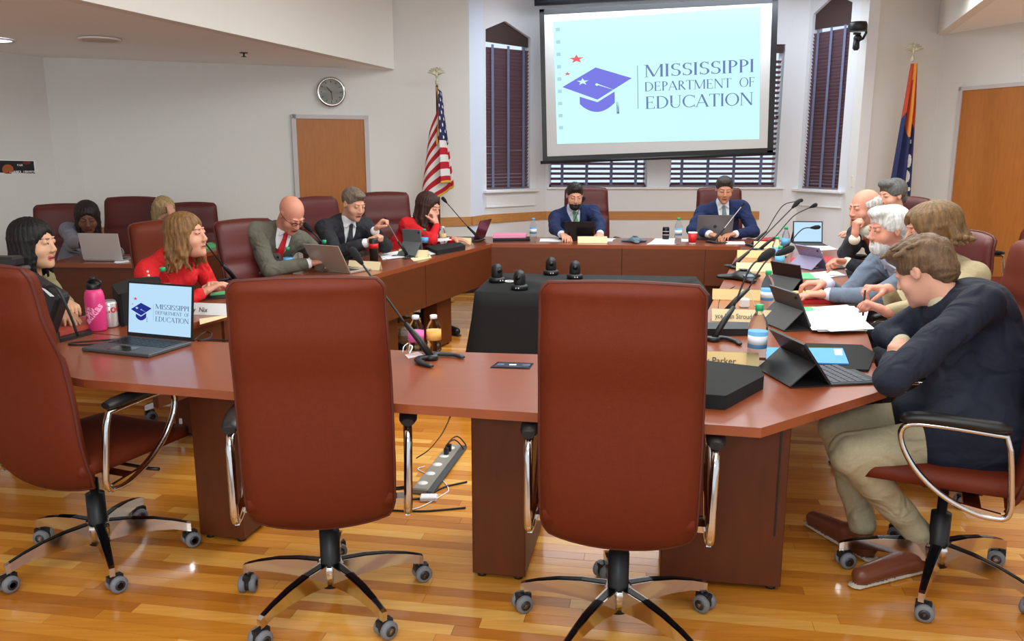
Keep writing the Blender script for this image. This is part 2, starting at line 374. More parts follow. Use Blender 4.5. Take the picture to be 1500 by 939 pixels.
def person(label, head, face, hip, body, hands, skn, hair, top, female=False, vox=.006, legs=None, floor_xy=None,
           hairstyle='short', jacket='suit', shirt=None, tie=None, beard=None, neck=None, curl=(.5, .5), handn=None, elbow=None, glasses=None, sc=1.0,
           handdir=(None, None), trousers=None, shoe=None, skirt=False, seat=.5, lip=None, extra=None, back=.05):
    """head: centre of the head; face: (yaw, pitch down, roll) in degrees, yaw 0 faces the camera (-Y), +90 faces +X; body: yaw of the chest."""
    root = thing('person', label, 'person', (hip[0], hip[1], 0))
    # frames
    def fr(y, p=0, r=0):
        y, p, r = map(math.radians, (y, p, r))
        fwd = Vector((math.sin(y)*math.cos(p), -math.cos(y)*math.cos(p), -math.sin(p)))
        side = Vector((math.cos(y), math.sin(y), 0))      # towards the person's left
        up = side.cross(fwd)*-1
        if up.z < 0 and abs(p) < 1.5: up = -up
        if r: 
            q = Matrix.Rotation(r, 3, fwd); side = q @ side; up = q @ up
        return np.array(side), np.array(fwd), np.array(up)
    sd, fw, up = fr(*face); bs, bf, bu = fr(body)
    HC = V3(*head); R = np.stack([sd, fw, up], 1)
    def h(x, y, z): return HC+(sd*x+fw*y+up*z)*sc
    Hp = V3(hip[0], hip[1], seat+.09)
    hf = V3(fw[0], fw[1], 0); hf /= np.linalg.norm(hf)+1e-9
    N = HC-up*.125*sc-fw*.028*sc-V3(0, 0, .036)-bf*.02
    if neck is not None: N = V3(*neck)
    ax = N-Hp; L = np.linalg.norm(ax); axn = ax/L
    tf = bf-axn*(bf@axn); tf /= np.linalg.norm(tf); ts = bs-axn*(bs@axn); ts /= np.linalg.norm(ts)
    mid = Hp+ax*.42-tf*back*.7; ch = Hp+ax*.76-tf*back*.55
    sw = (.15 if female else .178)*sc; fl = (tf, .66)
    S = {i: N-axn*.055-tf*.01+ts*sw*i for i in (-1, 1)}
    r1, r2, r3 = ((.135, .112, .132) if female else (.15, .142, .158)); r1, r2, r3 = r1*sc, r2*sc, r3*sc
    ftz = .72
    E_, W_ = {}, {}
    ua, fa = .285*sc, .25*sc
    elbow = elbow or {}
    for i in (-1, 1):
        eh = elbow.get(i, tuple(bs*.55*i+V3(0, 0, -.9)-bf*.25))
        if eh[0] == 'abs': E_[i], W_[i] = V3(*eh[1]), V3(*hands[0 if i == 1 else 1])
        else: E_[i], W_[i] = ik(S[i], hands[0 if i == 1 else 1], ua, fa, eh)
    # ---- body: head, neck, arms and hands in one surface
    MS, ML, MH, MD = 0, 1, 2, 3
    F = Fld()
    F.ell(h(0, -.018, .03), (.074*sc, .094*sc, .083*sc), R, MS)
    F.ell(h(0, .028, -.035), (.058*sc, .062*sc, .082*sc), R, MS, .03)
    F.ell(h(0, .045, -.083), (.041*sc, .042*sc, .034*sc), R, MS, .025)
    F.ell(h(0, .078, -.103), (.018*sc, .014*sc, .015*sc), R, MS, .02)
    for i in (-1, 1):
        F.ell(h(.038*i, .055, -.035), (.026*sc, .024*sc, .026*sc), R, MS, .02)
        F.ell(h(.031*i, .092, .012), (.017*sc, .014*sc, .011*sc), R, MS, .01, True)
        F.ell(h(.031*i, .076, .010), (.0145*sc, .0125*sc, .0125*sc), R, MS, .004)
        F.cap(h(.019*i, .0885, .0045), h(.044*i, .080, .0045), .0022*sc, .0018*sc, MD, .001)
        F.cap(h(.012*i, .0885, .030), h(.046*i, .074, .031), .0055*sc, .004*sc, MS, .008)
        F.cap(h(.015*i, .0895, .0275), h(.045*i, .0770, .030), .0026*sc, .0018*sc, MH, .002)
        F.ell(h(.074*i, -.006, -.004), (.008*sc, .018*sc, .03*sc), R, MS, .008)
        F.ell(h(.081*i, .0, -.002), (.005*sc, .009*sc, .017*sc), R, MS, .004, True)
        F.ell(h(.0105*i, .097, -.034), (.0085*sc, .009*sc, .007*sc), R, MS, .006)
    F.cap(h(0, .084, .014), h(0, .104, -.026), .0075*sc, .0105*sc, MS, .012)
    F.cap(h(-.017, .083, -.063), h(.017, .083, -.063), .0052*sc, .0052*sc, ML, .006)
    F.cap(h(-.014, .082, -.072), h(.014, .082, -.072), .006*sc, .006*sc, ML, .006)
    F.cap(h(-.018, .0885, -.0675), h(.018, .0885, -.0675), .0011*sc, .0011*sc, MD, .001)
    if beard:
        F.ell(h(0, .048, -.084), (.053*sc, .052*sc, .046*sc), R, MH, .012)
        F.ell(h(0, .1, -.066), (.02*sc, .03*sc, .009*sc), R, MS, .004, True)
        F.cap(h(-.024, .080, -.056), h(.024, .080, -.056), .0055*sc, .0055*sc, MH, .006)
        F.cap(h(-.016, .089, -.0675), h(.016, .089, -.0675), .004*sc, .004*sc, ML, .003)
    F.cap(HC-up*.07-fw*.03, N, .05*sc*(.88 if female else 1), .056*sc*(.9 if female else 1), MS, .03)
    F.cap(N, ch, .05, .07, MS, .03, fl); F.cap(ch, Hp, .075, .07, MS, .03, fl)
    hn = handn or {}
    for i in (-1, 1):
        F.cap(N-axn*.04, S[i], .035, .04, MS, .03); F.cap(S[i], E_[i], .042, .034, MS, .02); F.cap(E_[i], W_[i], .036*sc, .024*sc, MS, .015)
        k = 0 if i == 1 else 1
        hd = handdir[k] if handdir[k] is not None else (W_[i]-E_[i])
        F2n = hn.get(i, (0, 0, -1))
        hand(F, W_[i]+V3(*hd)/np.linalg.norm(hd)*.015, hd, F2n, -i, curl[k], MS, (.9 if female else 1)*sc)
    sk = skin(*skn); hm = hairm(*hair)
    lp = mat('lips_'+skn[0], lip or tuple(int(a*b) for a, b in zip(skn[1], (.90, .72, .70) if not female else (.86, .60, .60))), .45)
    dk = mat('lashes', (40, 28, 24), .6)
    body_o = fobj('body', F, vox, [sk, lp, hm, dk], root)
    # ---- garments
    cm = suitm(*top); G = Fld(); o = .0
    G.cap(Hp-V3(0, 0, .045)-tf*.01, mid, r1+.03, r2+.012, 0, .03, (tf, ftz+.06)); G.cap(mid, ch, r2+.008, r3, 0, .05, (tf, ftz))
    G.cap(S[-1]+ts*.03-axn*.01, S[1]-ts*.03-axn*.01, .064*sc, .064*sc, 0, .06); G.cap(N-axn*.05-tf*.01, ch, .075, .11, 0, .05, (tf, .8))
    if female:
        for i in (-1, 1): G.ell(ch-axn*.035+tf*(r3*ftz*.72)+ts*i*.058, (.062, .058, .06), None, 0, .04)
    for i in (-1, 1):
        G.cap(N-axn*.01+ts*.045*i-tf*.012, S[i], .036 if jacket != 'blouse' else .03, .058*sc, 0, .04)
        v = W_[i]-E_[i]; v = v/np.linalg.norm(v)
        thick = 1.0 if not female else .86
        G.cap(S[i], E_[i], .066*sc*thick, .054*sc*thick, 0, .035)
        G.cap(E_[i], W_[i]-v*(.03 if shirt else .012), .053*sc*thick, (.04 if shirt else .036)*sc*thick, 0, .02)
    if skirt:
        G.cap(Hp-bs*.09-V3(0, 0, .02), Hp+bs*.09-V3(0, 0, .02), .148, .148, 0, .05)
        for i, lg in zip((1, -1), legs):
            hj = Hp+bs*.085*i-V3(0, 0, .02); G.cap(hj, hj+(V3(*lg[0])-hj)*.30, .125, .108, 0, .04)
        G.cap(mid-tf*.02, ch-tf*.03, r2+.03, r3+.012, 0, .05, (tf, .8))
    front = lambda t, off, x=0: (Hp+ax*t-tf*back*.6)+tf*off+ts*x
    vw = .062 if jacket == 'suit' else .05
    bt = .42 if jacket == 'suit' else .72
    G.cap(N+axn*.03+tf*.03, N+axn*.1+tf*.05, .062*sc, .085*sc, 0, .012, sub=True)
    if jacket in ('suit', 'open'):
        G.cap(N+tf*.06+axn*.0, front(bt, r2*ftz+.03), vw, .006, 0, .006, sub=True)
        for i in (-1, 1):
            G.cap(N+ts*.066*i+tf*.01+axn*.012, front(.8, r3*ftz*.93, .075*i), .016, .03, 1, .006, (tf, .5))
            G.cap(front(.8, r3*ftz*.93, .075*i), front(bt+.02, r2*ftz+.018, .012*i), .03, .01, 1, .006, (tf, .5))
    G.cap(N-ts*.05-tf*.03+axn*.02, N+ts*.05-tf*.03+axn*.02, .02, .02, 0, .02)
    lapel = mat('lapel_'+top[0], tuple(int(a*.86) for a in top[1]), .85)
    if shirt is None and jacket != 'blouse': shirt_c = None
    fobj('jacket' if jacket != 'blouse' else 'blouse', G, max(vox*1.35, .007), [cm, lapel], root, cloth_noise(.0042 if not female else .003, 23))
    if shirt:
        H_ = Fld(); H_.cap(front(.3, -.0), ch, r2-.012, r3-.014, 0, .03, (tf, ftz)); H_.cap(ch, N-axn*.02+tf*.012, r3-.03, .055, 0, .04, (tf, .85))
        if jacket == 'suit':
            H_.cap(N-axn*.004+tf*.0, N+axn*.03+tf*.006, .062*sc, .059*sc, 0, .01)
            for i in (-1, 1): H_.cap(N+axn*.02+tf*.058+ts*.012*i, N-axn*.012+tf*.064+ts*.042*i, .010, .007, 0, .008)
        for i in (-1, 1):
            v = W_[i]-E_[i]; v = v/np.linalg.norm(v); Cf = Fld(); Cf.cap(W_[i]-v*.06, W_[i]-v*.004, .035*sc, .034*sc, 0, .01)
            fobj('shirt_cuff', Cf, max(vox, .006), [mat('shirt_'+shirt[0], shirt[1], .8)], root)
        fobj('shirt', H_, max(vox, .006), [mat('shirt_'+shirt[0], shirt[1], .8)], root)
    if tie:
        T = Fld(); n0 = N+tf*.066+axn*.002; T.cap(n0, n0-axn*.028+tf*.004, .018, .012, 0, .004, (tf, .7))
        q = [n0-axn*.02+tf*.006, front(.78, r3*ftz+.006), front(.55, r2*ftz+.014), front(.36, r2*ftz+.012)]
        T.cap(q[0], q[1], .016, .026, 0, .006, (tf, .35)); T.cap(q[1], q[2], .026, .03, 0, .006, (tf, .35)); T.cap(q[2], q[3], .03, .03, 0, .006, (tf, .35))
        fobj('tie', T, .006, [mat('tie_'+tie[0], tie[1], .6, noise=.2, nscale=80)], root)
    # ---- legs
    if legs:
        Tm = Fld(); tr = suitm(*(trousers or ('charcoal', (38, 38, 44))))
        Sh = Fld()
        for i, (kn, an, toe) in zip((1, -1), legs):
            kn, an, toe = V3(*kn), V3(*an), V3(*toe); hj = Hp+bs*.085*i-V3(0, 0, .02)
            Tm.cap(hj, kn, .092, .066, 0, .03); Tm.cap(kn, an+V3(0, 0, .03), .064, .05, 0, .02)
            t = toe-an; t[2] = 0; tl = np.linalg.norm(t); t = t/tl
            a0 = V3(an[0], an[1], .05)
            Sh.cap(a0-t*.03+V3(0, 0, .0), a0+t*.05+V3(0, 0, .012), .040, .044, 0, .02); Sh.cap(a0+t*.05+V3(0, 0, .008), a0+t*(tl-.01)-V3(0, 0, .010), .043, .033, 0, .025)
            Sh.cap(a0-t*.01, a0+V3(0, 0, .05), .04, .042, 0, .02)
            Sh.cap(V3(*(a0-t*.05))*V3(1, 1, 0)+V3(0, 0, .012), V3(*(a0+t*(tl+.01)))*V3(1, 1, 0)+V3(0, 0, .009), .036, .030, 1, .002, ((0, 0, 1), .22))
        Tm.cap(Hp-bs*.07, Hp+bs*.07, .12, .12, 0, .04)
        fobj('trousers', Tm, max(vox*1.5, .009), [tr], root, cloth_noise(.004, 22))
        fobj('shoes', Sh, max(vox, .007), [mat('shoe_'+(shoe or ('black', (22, 20, 20)))[0], (shoe or ('black', (22, 20, 20)))[1], .35), mat('shoe_sole', (190, 180, 160), .7) if shoe else BLACK], root)
    # ---- hair
    if hairstyle:
        K = Fld(); st = hairstyle; hr = .003
        def strands(P):
            q = (P-HC)@R
            if hairstyle in ('short', 'boy', 'full', 'fringe'):
                a = np.arctan2(q[:, 0]+.01, q[:, 2]+.05); b = q[:, 1]
                return .0007*np.sin(a*30+18*b+2.0*np.sin(b*38+q[:, 2]*20))+.0005*np.sin(a*52-10*b+1.5*np.sin(b*60))+(.0022*np.sin(a*9+b*50+1.5*np.sin(q[:, 2]*70)) if hairstyle == 'boy' else 0)
            a = np.arctan2(q[:, 0], q[:, 1]+.02); w_ = 2.2*np.sin(q[:, 2]*22)
            return .0016*np.sin(a*24+w_)+.0011*np.sin(a*43-w_*1.4)
        if st == 'short':
            K.ell(h(0, -.019, .034), (.0795*sc, .0995*sc, .0855*sc), R, 0)
            K.ell(h(0, .045, .088), (.048*sc, .044*sc, .026*sc), R, 0, .02)
            K.ell(h(0, .125, -.012), (.12*sc, .085*sc, .072*sc), R, 0, .022, True)
            K.cap(h(-.1, .045, -.05), h(.1, .045, -.05), .058*sc, .058*sc, 0, .01, sub=True)
            K.cap(h(-.1, -.02, -.12), h(.1, -.02, -.12), .078*sc, .078*sc, 0, .02, sub=True)
        elif st == 'boy':
            K.ell(h(0, -.02, .04), (.084*sc, .105*sc, .088*sc), R, 0)
            K.ell(h(.01, .05, .088), (.06*sc, .055*sc, .038*sc), R, 0, .02)
            K.ell(h(0, -.075, -.02), (.066*sc, .045*sc, .06*sc), R, 0, .02)
            K.ell(h(0, .135, -.02), (.12*sc, .085*sc, .078*sc), R, 0, .012, True)
            K.cap(h(-.1, .05, -.055), h(.1, .05, -.055), .052*sc, .052*sc, 0, .01, sub=True)
            rnd = random.Random(3)
            for j in range(26):
                a, b = rnd.uniform(-1.2, 1.2), rnd.uniform(-.8, 1.0)
                p = h(.08*math.sin(a), .085*math.sin(b)-.01, .045+.085*math.cos(a)*math.cos(b)); q = h(.086*math.sin(a)+.02, .09*math.sin(b)+.03, .047+.088*math.cos(a)*math.cos(b)-.006)
                K.cap(p, q, .011, .005, 0, .006)
        elif st == 'fringe':
            K.ell(h(0, -.024, .02), (.083*sc, .098*sc, .075*sc), R, 0)
            K.ell(h(0, .03, .10), (.085*sc, .11*sc, .075*sc), R, 0, .012, True)
            K.ell(h(0, .125, .0), (.12*sc, .105*sc, .12*sc), R, 0, .012, True)
            K.cap(h(-.1, .035, -.05), h(.1, .035, -.05), .052*sc, .052*sc, 0, .01, sub=True)
            K.cap(h(-.1, -.02, -.13), h(.1, -.02, -.13), .078*sc, .078*sc, 0, .02, sub=True)
        elif st == 'full':
            K.ell(h(0, -.024, .038), (.086*sc, .106*sc, .09*sc), R, 0)
            K.ell(h(.0, .045, .095), (.06*sc, .055*sc, .034*sc), R, 0, .02)
            K.ell(h(0, -.08, -.03), (.06*sc, .04*sc, .055*sc), R, 0, .02)
            K.ell(h(0, .128, -.012), (.12*sc, .08*sc, .075*sc), R, 0, .012, True)
            K.cap(h(-.1, .04, -.06), h(.1, .04, -.06), .055*sc, .055*sc, 0, .01, sub=True)
        else:
            L_, wav, vol = {'long': (.30, .012, 1.0), 'bob': (.15, .005, .98), 'curled': (.22, .022, 1.12), 'mid': (.17, .012, .98), 'swept': (.10, .02, 1.18)}[st]
            K.ell(h(0, -.02, .04), (.086*sc*vol, .106*sc*vol, .088*sc), R, 0)
            K.ell(h(0, .130, -.022), (.070*sc, .078*sc, .106*sc), R, 0, .016, True)
            K.cap(h(0, .04, -.16), h(0, .12, -.14), .07*sc, .07*sc, 0, .02, sub=True)
            rnd = random.Random(len(label)); nl = 26
            for j in range(nl):
                t = -1+2*j/(nl-1); a = t*2.25          # azimuth from the back of the head
                x0, y0 = .078*vol*math.sin(a), -.02-.09*vol*math.cos(a)
                p = h(x0*.8, y0*.8, .075); prev = p; pts = [p, h(x0, y0, .02)]
                ln = L_*(1-.12*abs(t))*rnd.uniform(.85, 1.08); ns = 4
                b = h(x0*1.05, y0*1.02, -.03)
                for q in range(1, ns+1):
                    wv = wav*math.sin(q*1.9+j*1.3)
                    pt = b+V3(0, 0, -1)*ln*q/ns*.75+up*(-ln*q/ns*.25)+sd*(x0*.25*q/ns*(1 if st != 'bob' else -.3)+wv)+fw*(wv*.6)
                    if st == 'swept': pt = b-up*ln*q/ns*.5+sd*wv-fw*(.05*q/ns)
                    pts.append(pt)
                for q in range(len(pts)-1):
                    r0 = .018*(1-.14*q); K.cap(pts[q], pts[q+1], max(r0, .008), max(r0-.003, .006), 0, .008)
        fobj('hair', K, max(vox*.9, .0045), [hm], root, strands)
    if glasses:
        g = MB()
        zz, yy = glasses
        for i in (-1, 1):
            ring = [h(.031*i+.021*math.cos(t*PI/7), yy, zz+.014*math.sin(t*PI/7)) for t in range(14)]
            g.tube(ring, .0018, 5, close=True); g.tube([h(.052*i, yy, zz+.004), h(.078*i, yy-.04, zz+.004), h(.08*i, yy-.1, zz)], .0018, 5)
        g.tube([h(-.01, yy, zz+.003), h(.01, yy, zz+.003)], .0018, 5)
        g.build('glasses', BLACKG, root)
    return root, dict(h=h, W=W_, E=E_, S=S, N=N, tf=tf, ts=ts, ax=axn, front=front, r3=r3, ftz=ftz)
# ================================================================ THE SETTING
def struct(name, mb, mats, parent=None): return tag(mb.build(name, mats, parent), kind='structure')
# ---- floor: strip boards
def plank_mat(name, attr):
    m = bpy.data.materials.new(name); m.use_nodes = True; nt = m.node_tree; b = nt.nodes['Principled BSDF']
    b.inputs['Roughness'].default_value = .24; b.inputs['Coat Weight'].default_value = .35; b.inputs['Coat Roughness'].default_value = .1
    if attr: a = nt.nodes.new('ShaderNodeAttribute'); a.attribute_name = 'shade'; src = a.outputs['Fac']
    else: a = nt.nodes.new('ShaderNodeObjectInfo'); src = a.outputs['Random']
    r = nt.nodes.new('ShaderNodeValToRGB'); nt.links.new(src, r.inputs[0])
    cs = [(0, (182, 108, 32)), (.3, (206, 132, 42)), (.7, (222, 150, 56)), (1, (238, 184, 96))]
    for i, (p, c) in enumerate(cs):
        e = r.color_ramp.elements[i] if i < 2 else r.color_ramp.elements.new(p); e.position = p; e.color = s2l(c)+(1,)
    tc = nt.nodes.new('ShaderNodeTexCoord'); mp = nt.nodes.new('ShaderNodeMapping'); mp.inputs['Rotation'].default_value = (0, 0, math.radians(10)); mp.inputs['Scale'].default_value = (1.2, 22, 1)
    g = nt.nodes.new('ShaderNodeNewGeometry'); nt.links.new(g.outputs['Position'], mp.inputs[0])
    n = nt.nodes.new('ShaderNodeTexNoise'); n.inputs['Scale'].default_value = 3; n.inputs['Detail'].default_value = 6; nt.links.new(mp.outputs[0], n.inputs['Vector'])
    mx = nt.nodes.new('ShaderNodeMixRGB'); mx.blend_type = 'MULTIPLY'; mx.inputs[0].default_value = .55
    r2 = nt.nodes.new('ShaderNodeValToRGB'); r2.color_ramp.elements[0].position = .3; r2.color_ramp.elements[0].color = (.68, .62, .5, 1); r2.color_ramp.elements[1].position = .65
    nt.links.new(n.outputs['Fac'], r2.inputs[0]); nt.links.new(r.outputs[0], mx.inputs[1]); nt.links.new(r2.outputs[0], mx.inputs[2]); nt.links.new(mx.outputs[0], b.inputs['Base Color'])
    return m
PLANK = plank_mat('maple_board', False); PLANKS = plank_mat('maple_boards', True)
fb = MB(); fb.box((0, 4.6, -.045), (13, 11.6, .05)); floor = struct('floor', fb, mat('floor_joint', (70, 40, 20), .8))
ANG = math.radians(-10); PW = .057; rnd = random.Random(11)
pl = [MB().box((0, 0, -.01), (L, PW-.0016, .02)).mesh('plank', PLANK) for L in (.55, .8, 1.05, 1.4)]
LN = (.55, .8, 1.05, 1.4); ca, sa = math.cos(ANG), math.sin(ANG)
far = MB(); shade = []; npl = 0
for r in range(-40, 175):
    v = 2.0+r*PW; u = -8+rnd.uniform(0, 1)
    while u < 8:
        k = rnd.randrange(4); L = LN[k]; uc = u+L/2; u += L+.0012
        x, y = uc*ca-v*sa, uc*sa+v*ca
        if not (-6 < x < 6 and -.9 < y < 10.2): continue
        vis = False
        if y > 1.9 and npl < 295 and y < 4.25:
            px = 750+F_PX*x/(y*_c+CAM_H*_s); hw = F_PX*L/2/(y)
            vis = -hw < px < 1500+hw
        if vis:
            o = bpy.data.objects.new('plank', pl[k]); C.objects.link(o); o.parent = floor; o.location = (x, y, rnd.uniform(-.0004, 0)); o.rotation_euler = (0, 0, ANG); npl += 1
        else:
            far.box((x, y, -.01), (L, PW-.0016, .02), M=RZ(ANG)); shade += [rnd.random()]*8
fo = far.build('plank_field', PLANKS, floor); fo['kind'] = 'stuff'
at = fo.data.attributes.new('shade', 'FLOAT', 'POINT'); at.data.foreach_set('value', shade)

# ---- walls
def wallp(name, pts, z0, z1, m=WALL, t=.12, flip=1, holes=()):
    """vertical wall between two plan points, its thickness to the far side"""
    mb = MB(); (x0, y0), (x1, y1) = pts; d = Vector((x1-x0, y1-y0)); n = Vector((-d.y, d.x)).normalized()*t*flip
    mb.prism([(x0, y0), (x1, y1), (x1+n.x, y1+n.y), (x0+n.x, y0+n.y)], z0, z1); return struct(name, mb, m)
W0, W1, W2, C1 = (-4.85, 5.6), (-4.18, 7.62), (-3.95, 7.66), (-1.15, 8.75)
C2 = (-.45, 9.0)
wallp('wall_left', [W0, W1], 0, 2.6); wallp('wall_left_return', [W1, W2], 0, 2.6, WHITE_TRIM if False else WALL); wallp('wall_left_back', [W2, C1], 0, 3.6)
wallp('wall_back_left', [C1, C2], 0, 3.9)
ZS = 2.36
# bay plan
B0, B1, B2, B3, B4, B5 = (-.45, 9.0), (-.31, 9.3), (.30, 9.78), (.40, 9.85), (3.22, 9.85), (3.38, 9.8)
B6, B7 = (3.68, 9.12), (3.70, 8.95)
C3 = (4.66, 9.3)
wallp('wall_bay_reveal', [B0, B1], 0, 3.9, mat('daylit_reveal_paint', (222, 232, 248), .7))  # blue of the daylight on the reveal is put into its paint colour
BAYP = mat('bay_wall_paint', (226, 228, 232), .7)
def win_wall(name, a, b, sill, left, right, zl, za, zr, xa, ztop=3.9, t=.10):
    """wall from plan point a to b with a window opening (sill height, jamb distances along the wall, gabled head)"""
    mb = MB(); a, b = Vector(a), Vector(b); L = (b-a).length; d = (b-a)/L; n = Vector((-d.y, d.x))
    def pt(s, z, o): q = a+d*s+n*o; return (q.x, q.y, z)
    def panel(pl):
        vs = [pt(s, z, 0) for s, z in pl]+[pt(s, z, t) for s, z in pl]; k = len(pl)
        mb.add(vs, [list(range(k)), list(range(k, 2*k))[::-1]]+[(i, i+k, (i+1) % k+k, (i+1) % k) for i in range(k)])
    panel([(0, 0), (L, 0), (L, sill), (0, sill)]); panel([(0, sill), (left, sill), (left, ztop), (0, ztop)]); panel([(right, sill), (L, sill), (L, ztop), (right, ztop)])
    if xa is None: panel([(left, zl), (right, zr), (right, ztop), (left, ztop)])
    else: panel([(left, zl), (xa, za), (xa, ztop), (left, ztop)]); panel([(xa, za), (right, zr), (right, ztop), (xa, ztop)])
    return struct(name, mb, BAYP), pt
SLAT = mat('dark_walnut_slat', (118, 90, 100), .45); TAPE = mat('slate_ladder_tape', (112, 120, 150), .8); VAL = mat('dark_fabric_valance', (72, 54, 52), .8)
GLASS = mat('window_glass', (225, 235, 245), .03, trans=1, ior=1.02)
def blind(label, a, b, s0, s1, z0, ztl, ztr, tapes, head=None, n=None, o=.03, pitch=.038, ti=-53):
    a, b = Vector(a), Vector(b); L = (b-a).length; d = (b-a)/L; nn = Vector((-d.y, d.x)); c = a+d*((s0+s1)/2)+nn*o
    root = thing('window_blind', label, 'blind', (c.x, c.y, z0), math.atan2(d.y, d.x))
    W = s1-s0; zt = min(ztl, ztr); me = None; k = int((zt-z0)/pitch)
    sl = MB().box((0, 0, 0), (W, .046, .003), M=RX(math.radians(ti))).mesh('slat', SLAT)
    for i in range(k):
        q = bpy.data.objects.new('slat', sl); C.objects.link(q); q.parent = root; q.location = (0, 0, .03+i*pitch)
        q.rotation_euler = (rnd.uniform(-.05, .05), rnd.uniform(-.004, .004), 0)
    MB().box((0, 0, .008), (W, .04, .014)).build('bottom_rail', SLAT, root, world=False)
    for t in tapes: MB().box(((t-.5)*W, -.027, (zt-z0)/2+.01), (.034, .002, zt-z0)).build('ladder_tape', TAPE, root, world=False)
    if head: 
        m = MB(); m.slab([(-W/2-.01, -.03, head[0]-z0), (W/2+.01, -.03, head[1]-z0), (W/2+.01, -.03, head[1]-z0+head[2]), (-W/2-.01, -.03, head[0]-z0+head[2])], (0, 1, 0), .05); m.build('valance', VAL, root, world=False)
    return root
# left window of the bay
wl, ptL = win_wall('wall_bay_left', B1, B2, 1.12, .03, .66, 2.84, 2.95, 2.80, .30)
wr, ptR = win_wall('wall_bay_right', B5, B6, 1.12, .05, .62, 3.06, 3.23, 3.1, .36)
wc, ptC = win_wall('wall_bay_center', B3, B4, 1.13, .02, 1.2, 2.9, 2.9, 2.9, None)
m = MB()  # pier in the middle is part of the centre wall: second opening
def center_wall():
    bpy.data.objects.remove(wc)
    mb = MB(); y0, y1 = 9.85, 9.95
    for x0, x1, z0, z1 in ((.30, 3.34, 0, 1.13), (.30, .44, 1.13, 3.9), (1.60, 1.87, 1.13, 3.9), (3.14, 3.34, 1.13, 3.9), (.44, 1.6, 2.9, 3.9), (1.87, 3.14, 2.75, 3.9)):
        mb.box(((x0+x1)/2, 9.9, (z0+z1)/2), (x1-x0, .1, z1-z0))
    struct('wall_bay_center', mb, BAYP)
center_wall()
def v2(p): return Vector(p[:2])
# gabled dark panels over the side blinds
def gable(name, pt, pts, o):
    mb = MB(); k = len(pts); vs = [pt(s, z, o) for s, z in pts]+[pt(s, z, o+.015) for s, z in pts]
    mb.add(vs, [list(range(k)), list(range(k, 2*k))[::-1]]+[(i, i+k, (i+1) % k+k, (i+1) % k) for i in range(k)]); return mb
bl = blind('dark wooden slat blind in the narrow gabled window left of the projection screen', B1, B2, .04, .65, 1.13, 2.68, 2.68, (.14, .5, .86))
g = gable('head_panel', ptL, [(.0+.03, 2.72), (.66, 2.70), (.66, 2.80), (.30, 2.95), (.03, 2.84)], .04)
g.v = [tuple((RZ(-bl.rotation_euler.z) @ (Vector(v)-bl.location))) for v in g.v]; g.build('head_panel', VAL, bl, world=False)
br = blind('dark wooden slat blind in the narrow gabled window right of the projection screen', B5, B6, .06, .61, 1.13, 2.875, 2.875, (.16, .52, .88))
g = gable('head_panel', ptR, [(.05, 2.90), (.62, 2.88), (.62, 3.1), (.36, 3.23), (.05, 3.06)], .04)
g.v = [tuple((RZ(-br.rotation_euler.z) @ (Vector(v)-br.location))) for v in g.v]; g.build('head_panel', VAL, br, world=False)
blind('wide dark slat blind under the left half of the projection screen', (.44, 9.85), (1.6, 9.85), .02, 1.14, 1.14, 1.72, 1.72, (.12, .38, .64, .9), o=.05, pitch=.058, ti=-36)
blind('wide dark slat blind under the right half of the projection screen', (1.87, 9.85), (3.14, 9.85), .02, 1.25, 1.14, 2.62, 2.62, (.1, .35, .6, .86), head=(2.66, 2.66, .12), o=.05, pitch=.058, ti=-36)
# window frames and panes with the sashes behind the blinds
wn = 0
for (a, b, s0, s1, z0, z1) in ((B1, B2, .03, .66, 1.12, 2.84), (B5, B6, .05, .62, 1.12, 3.1), ((.44, 9.85), (1.6, 9.85), 0, 1.16, 1.13, 2.9), ((1.87, 9.85), (3.14, 9.85), 0, 1.27, 1.13, 2.75)):
    wn += 1; a, b = v2(a), v2(b); d = (b-a).normalized(); n = Vector((-d.y, d.x)); c = a+d*((s0+s1)/2)+n*.11; Wd = s1-s0
    M = RZ(math.atan2(d.y, d.x)); fr = MB()
    for cx, cz, sx, sz in ((-Wd/2+.015, (z0+z1)/2, .03, z1-z0), (Wd/2-.015, (z0+z1)/2, .03, z1-z0), (0, z0+.015, Wd, .03), (0, z1-.015, Wd, .03), (0, (z0+z1)/2, Wd, .035)):
        p = M @ Vector((cx, 0, 0)); fr.box((c.x+p.x, c.y+p.y, cz), (sx, .03, sz), M=M)
    wf = struct('window_%d' % wn, fr, WHITE_TRIM)
    pn = MB(); pn.box((c.x, c.y, (z0+z1)/2), (Wd-.04, .004, z1-z0-.04), M=M); pn.build('pane', GLASS, wf)
# sills and aprons under the side windows
sl = MB()
def sill(a, b, s0, s1, z, nm):
    a, b = v2(a), v2(b); d = (b-a).normalized(); n = Vector((-d.y, d.x)); c = a+d*((s0+s1)/2)-n*.02; M = RZ(math.atan2(d.y, d.x)); W = s1-s0; mb = MB()
    mb.box((c.x, c.y, z), (W+.04, .09, .03), M=M, bev=.006); c2 = a+d*((s0+s1)/2)-n*.008
    mb.box((c2.x, c2.y, z-.11), (W-.03, .02, .11), M=M); mb.box((c2.x, c2.y-.006, z-.17), (W-.03, .03, .014), M=M); struct(nm, mb, WHITE_TRIM)
sill(B1, B2, 0, .74, 1.10, 'trim_1'); sill(B5, B6, -.02, .7, 1.10, 'trim_2')
mb = MB(); mb.box((1.82, 9.83, 1.12), (2.8, .05, .022)); struct('trim_3', mb, WHITE_TRIM)
wallp('wall_bay_corner', [B6, B7], 0, 3.9, BAYP); wallp('wall_bay_corner', [B2, B3], 0, 3.9, BAYP); wallp('wall_bay_corner', [B4, B5], 0, 3.9, BAYP)
C4 = (4.40, 6.9)
wallp('wall_back_right', [B7, C3], 0, 3.9)
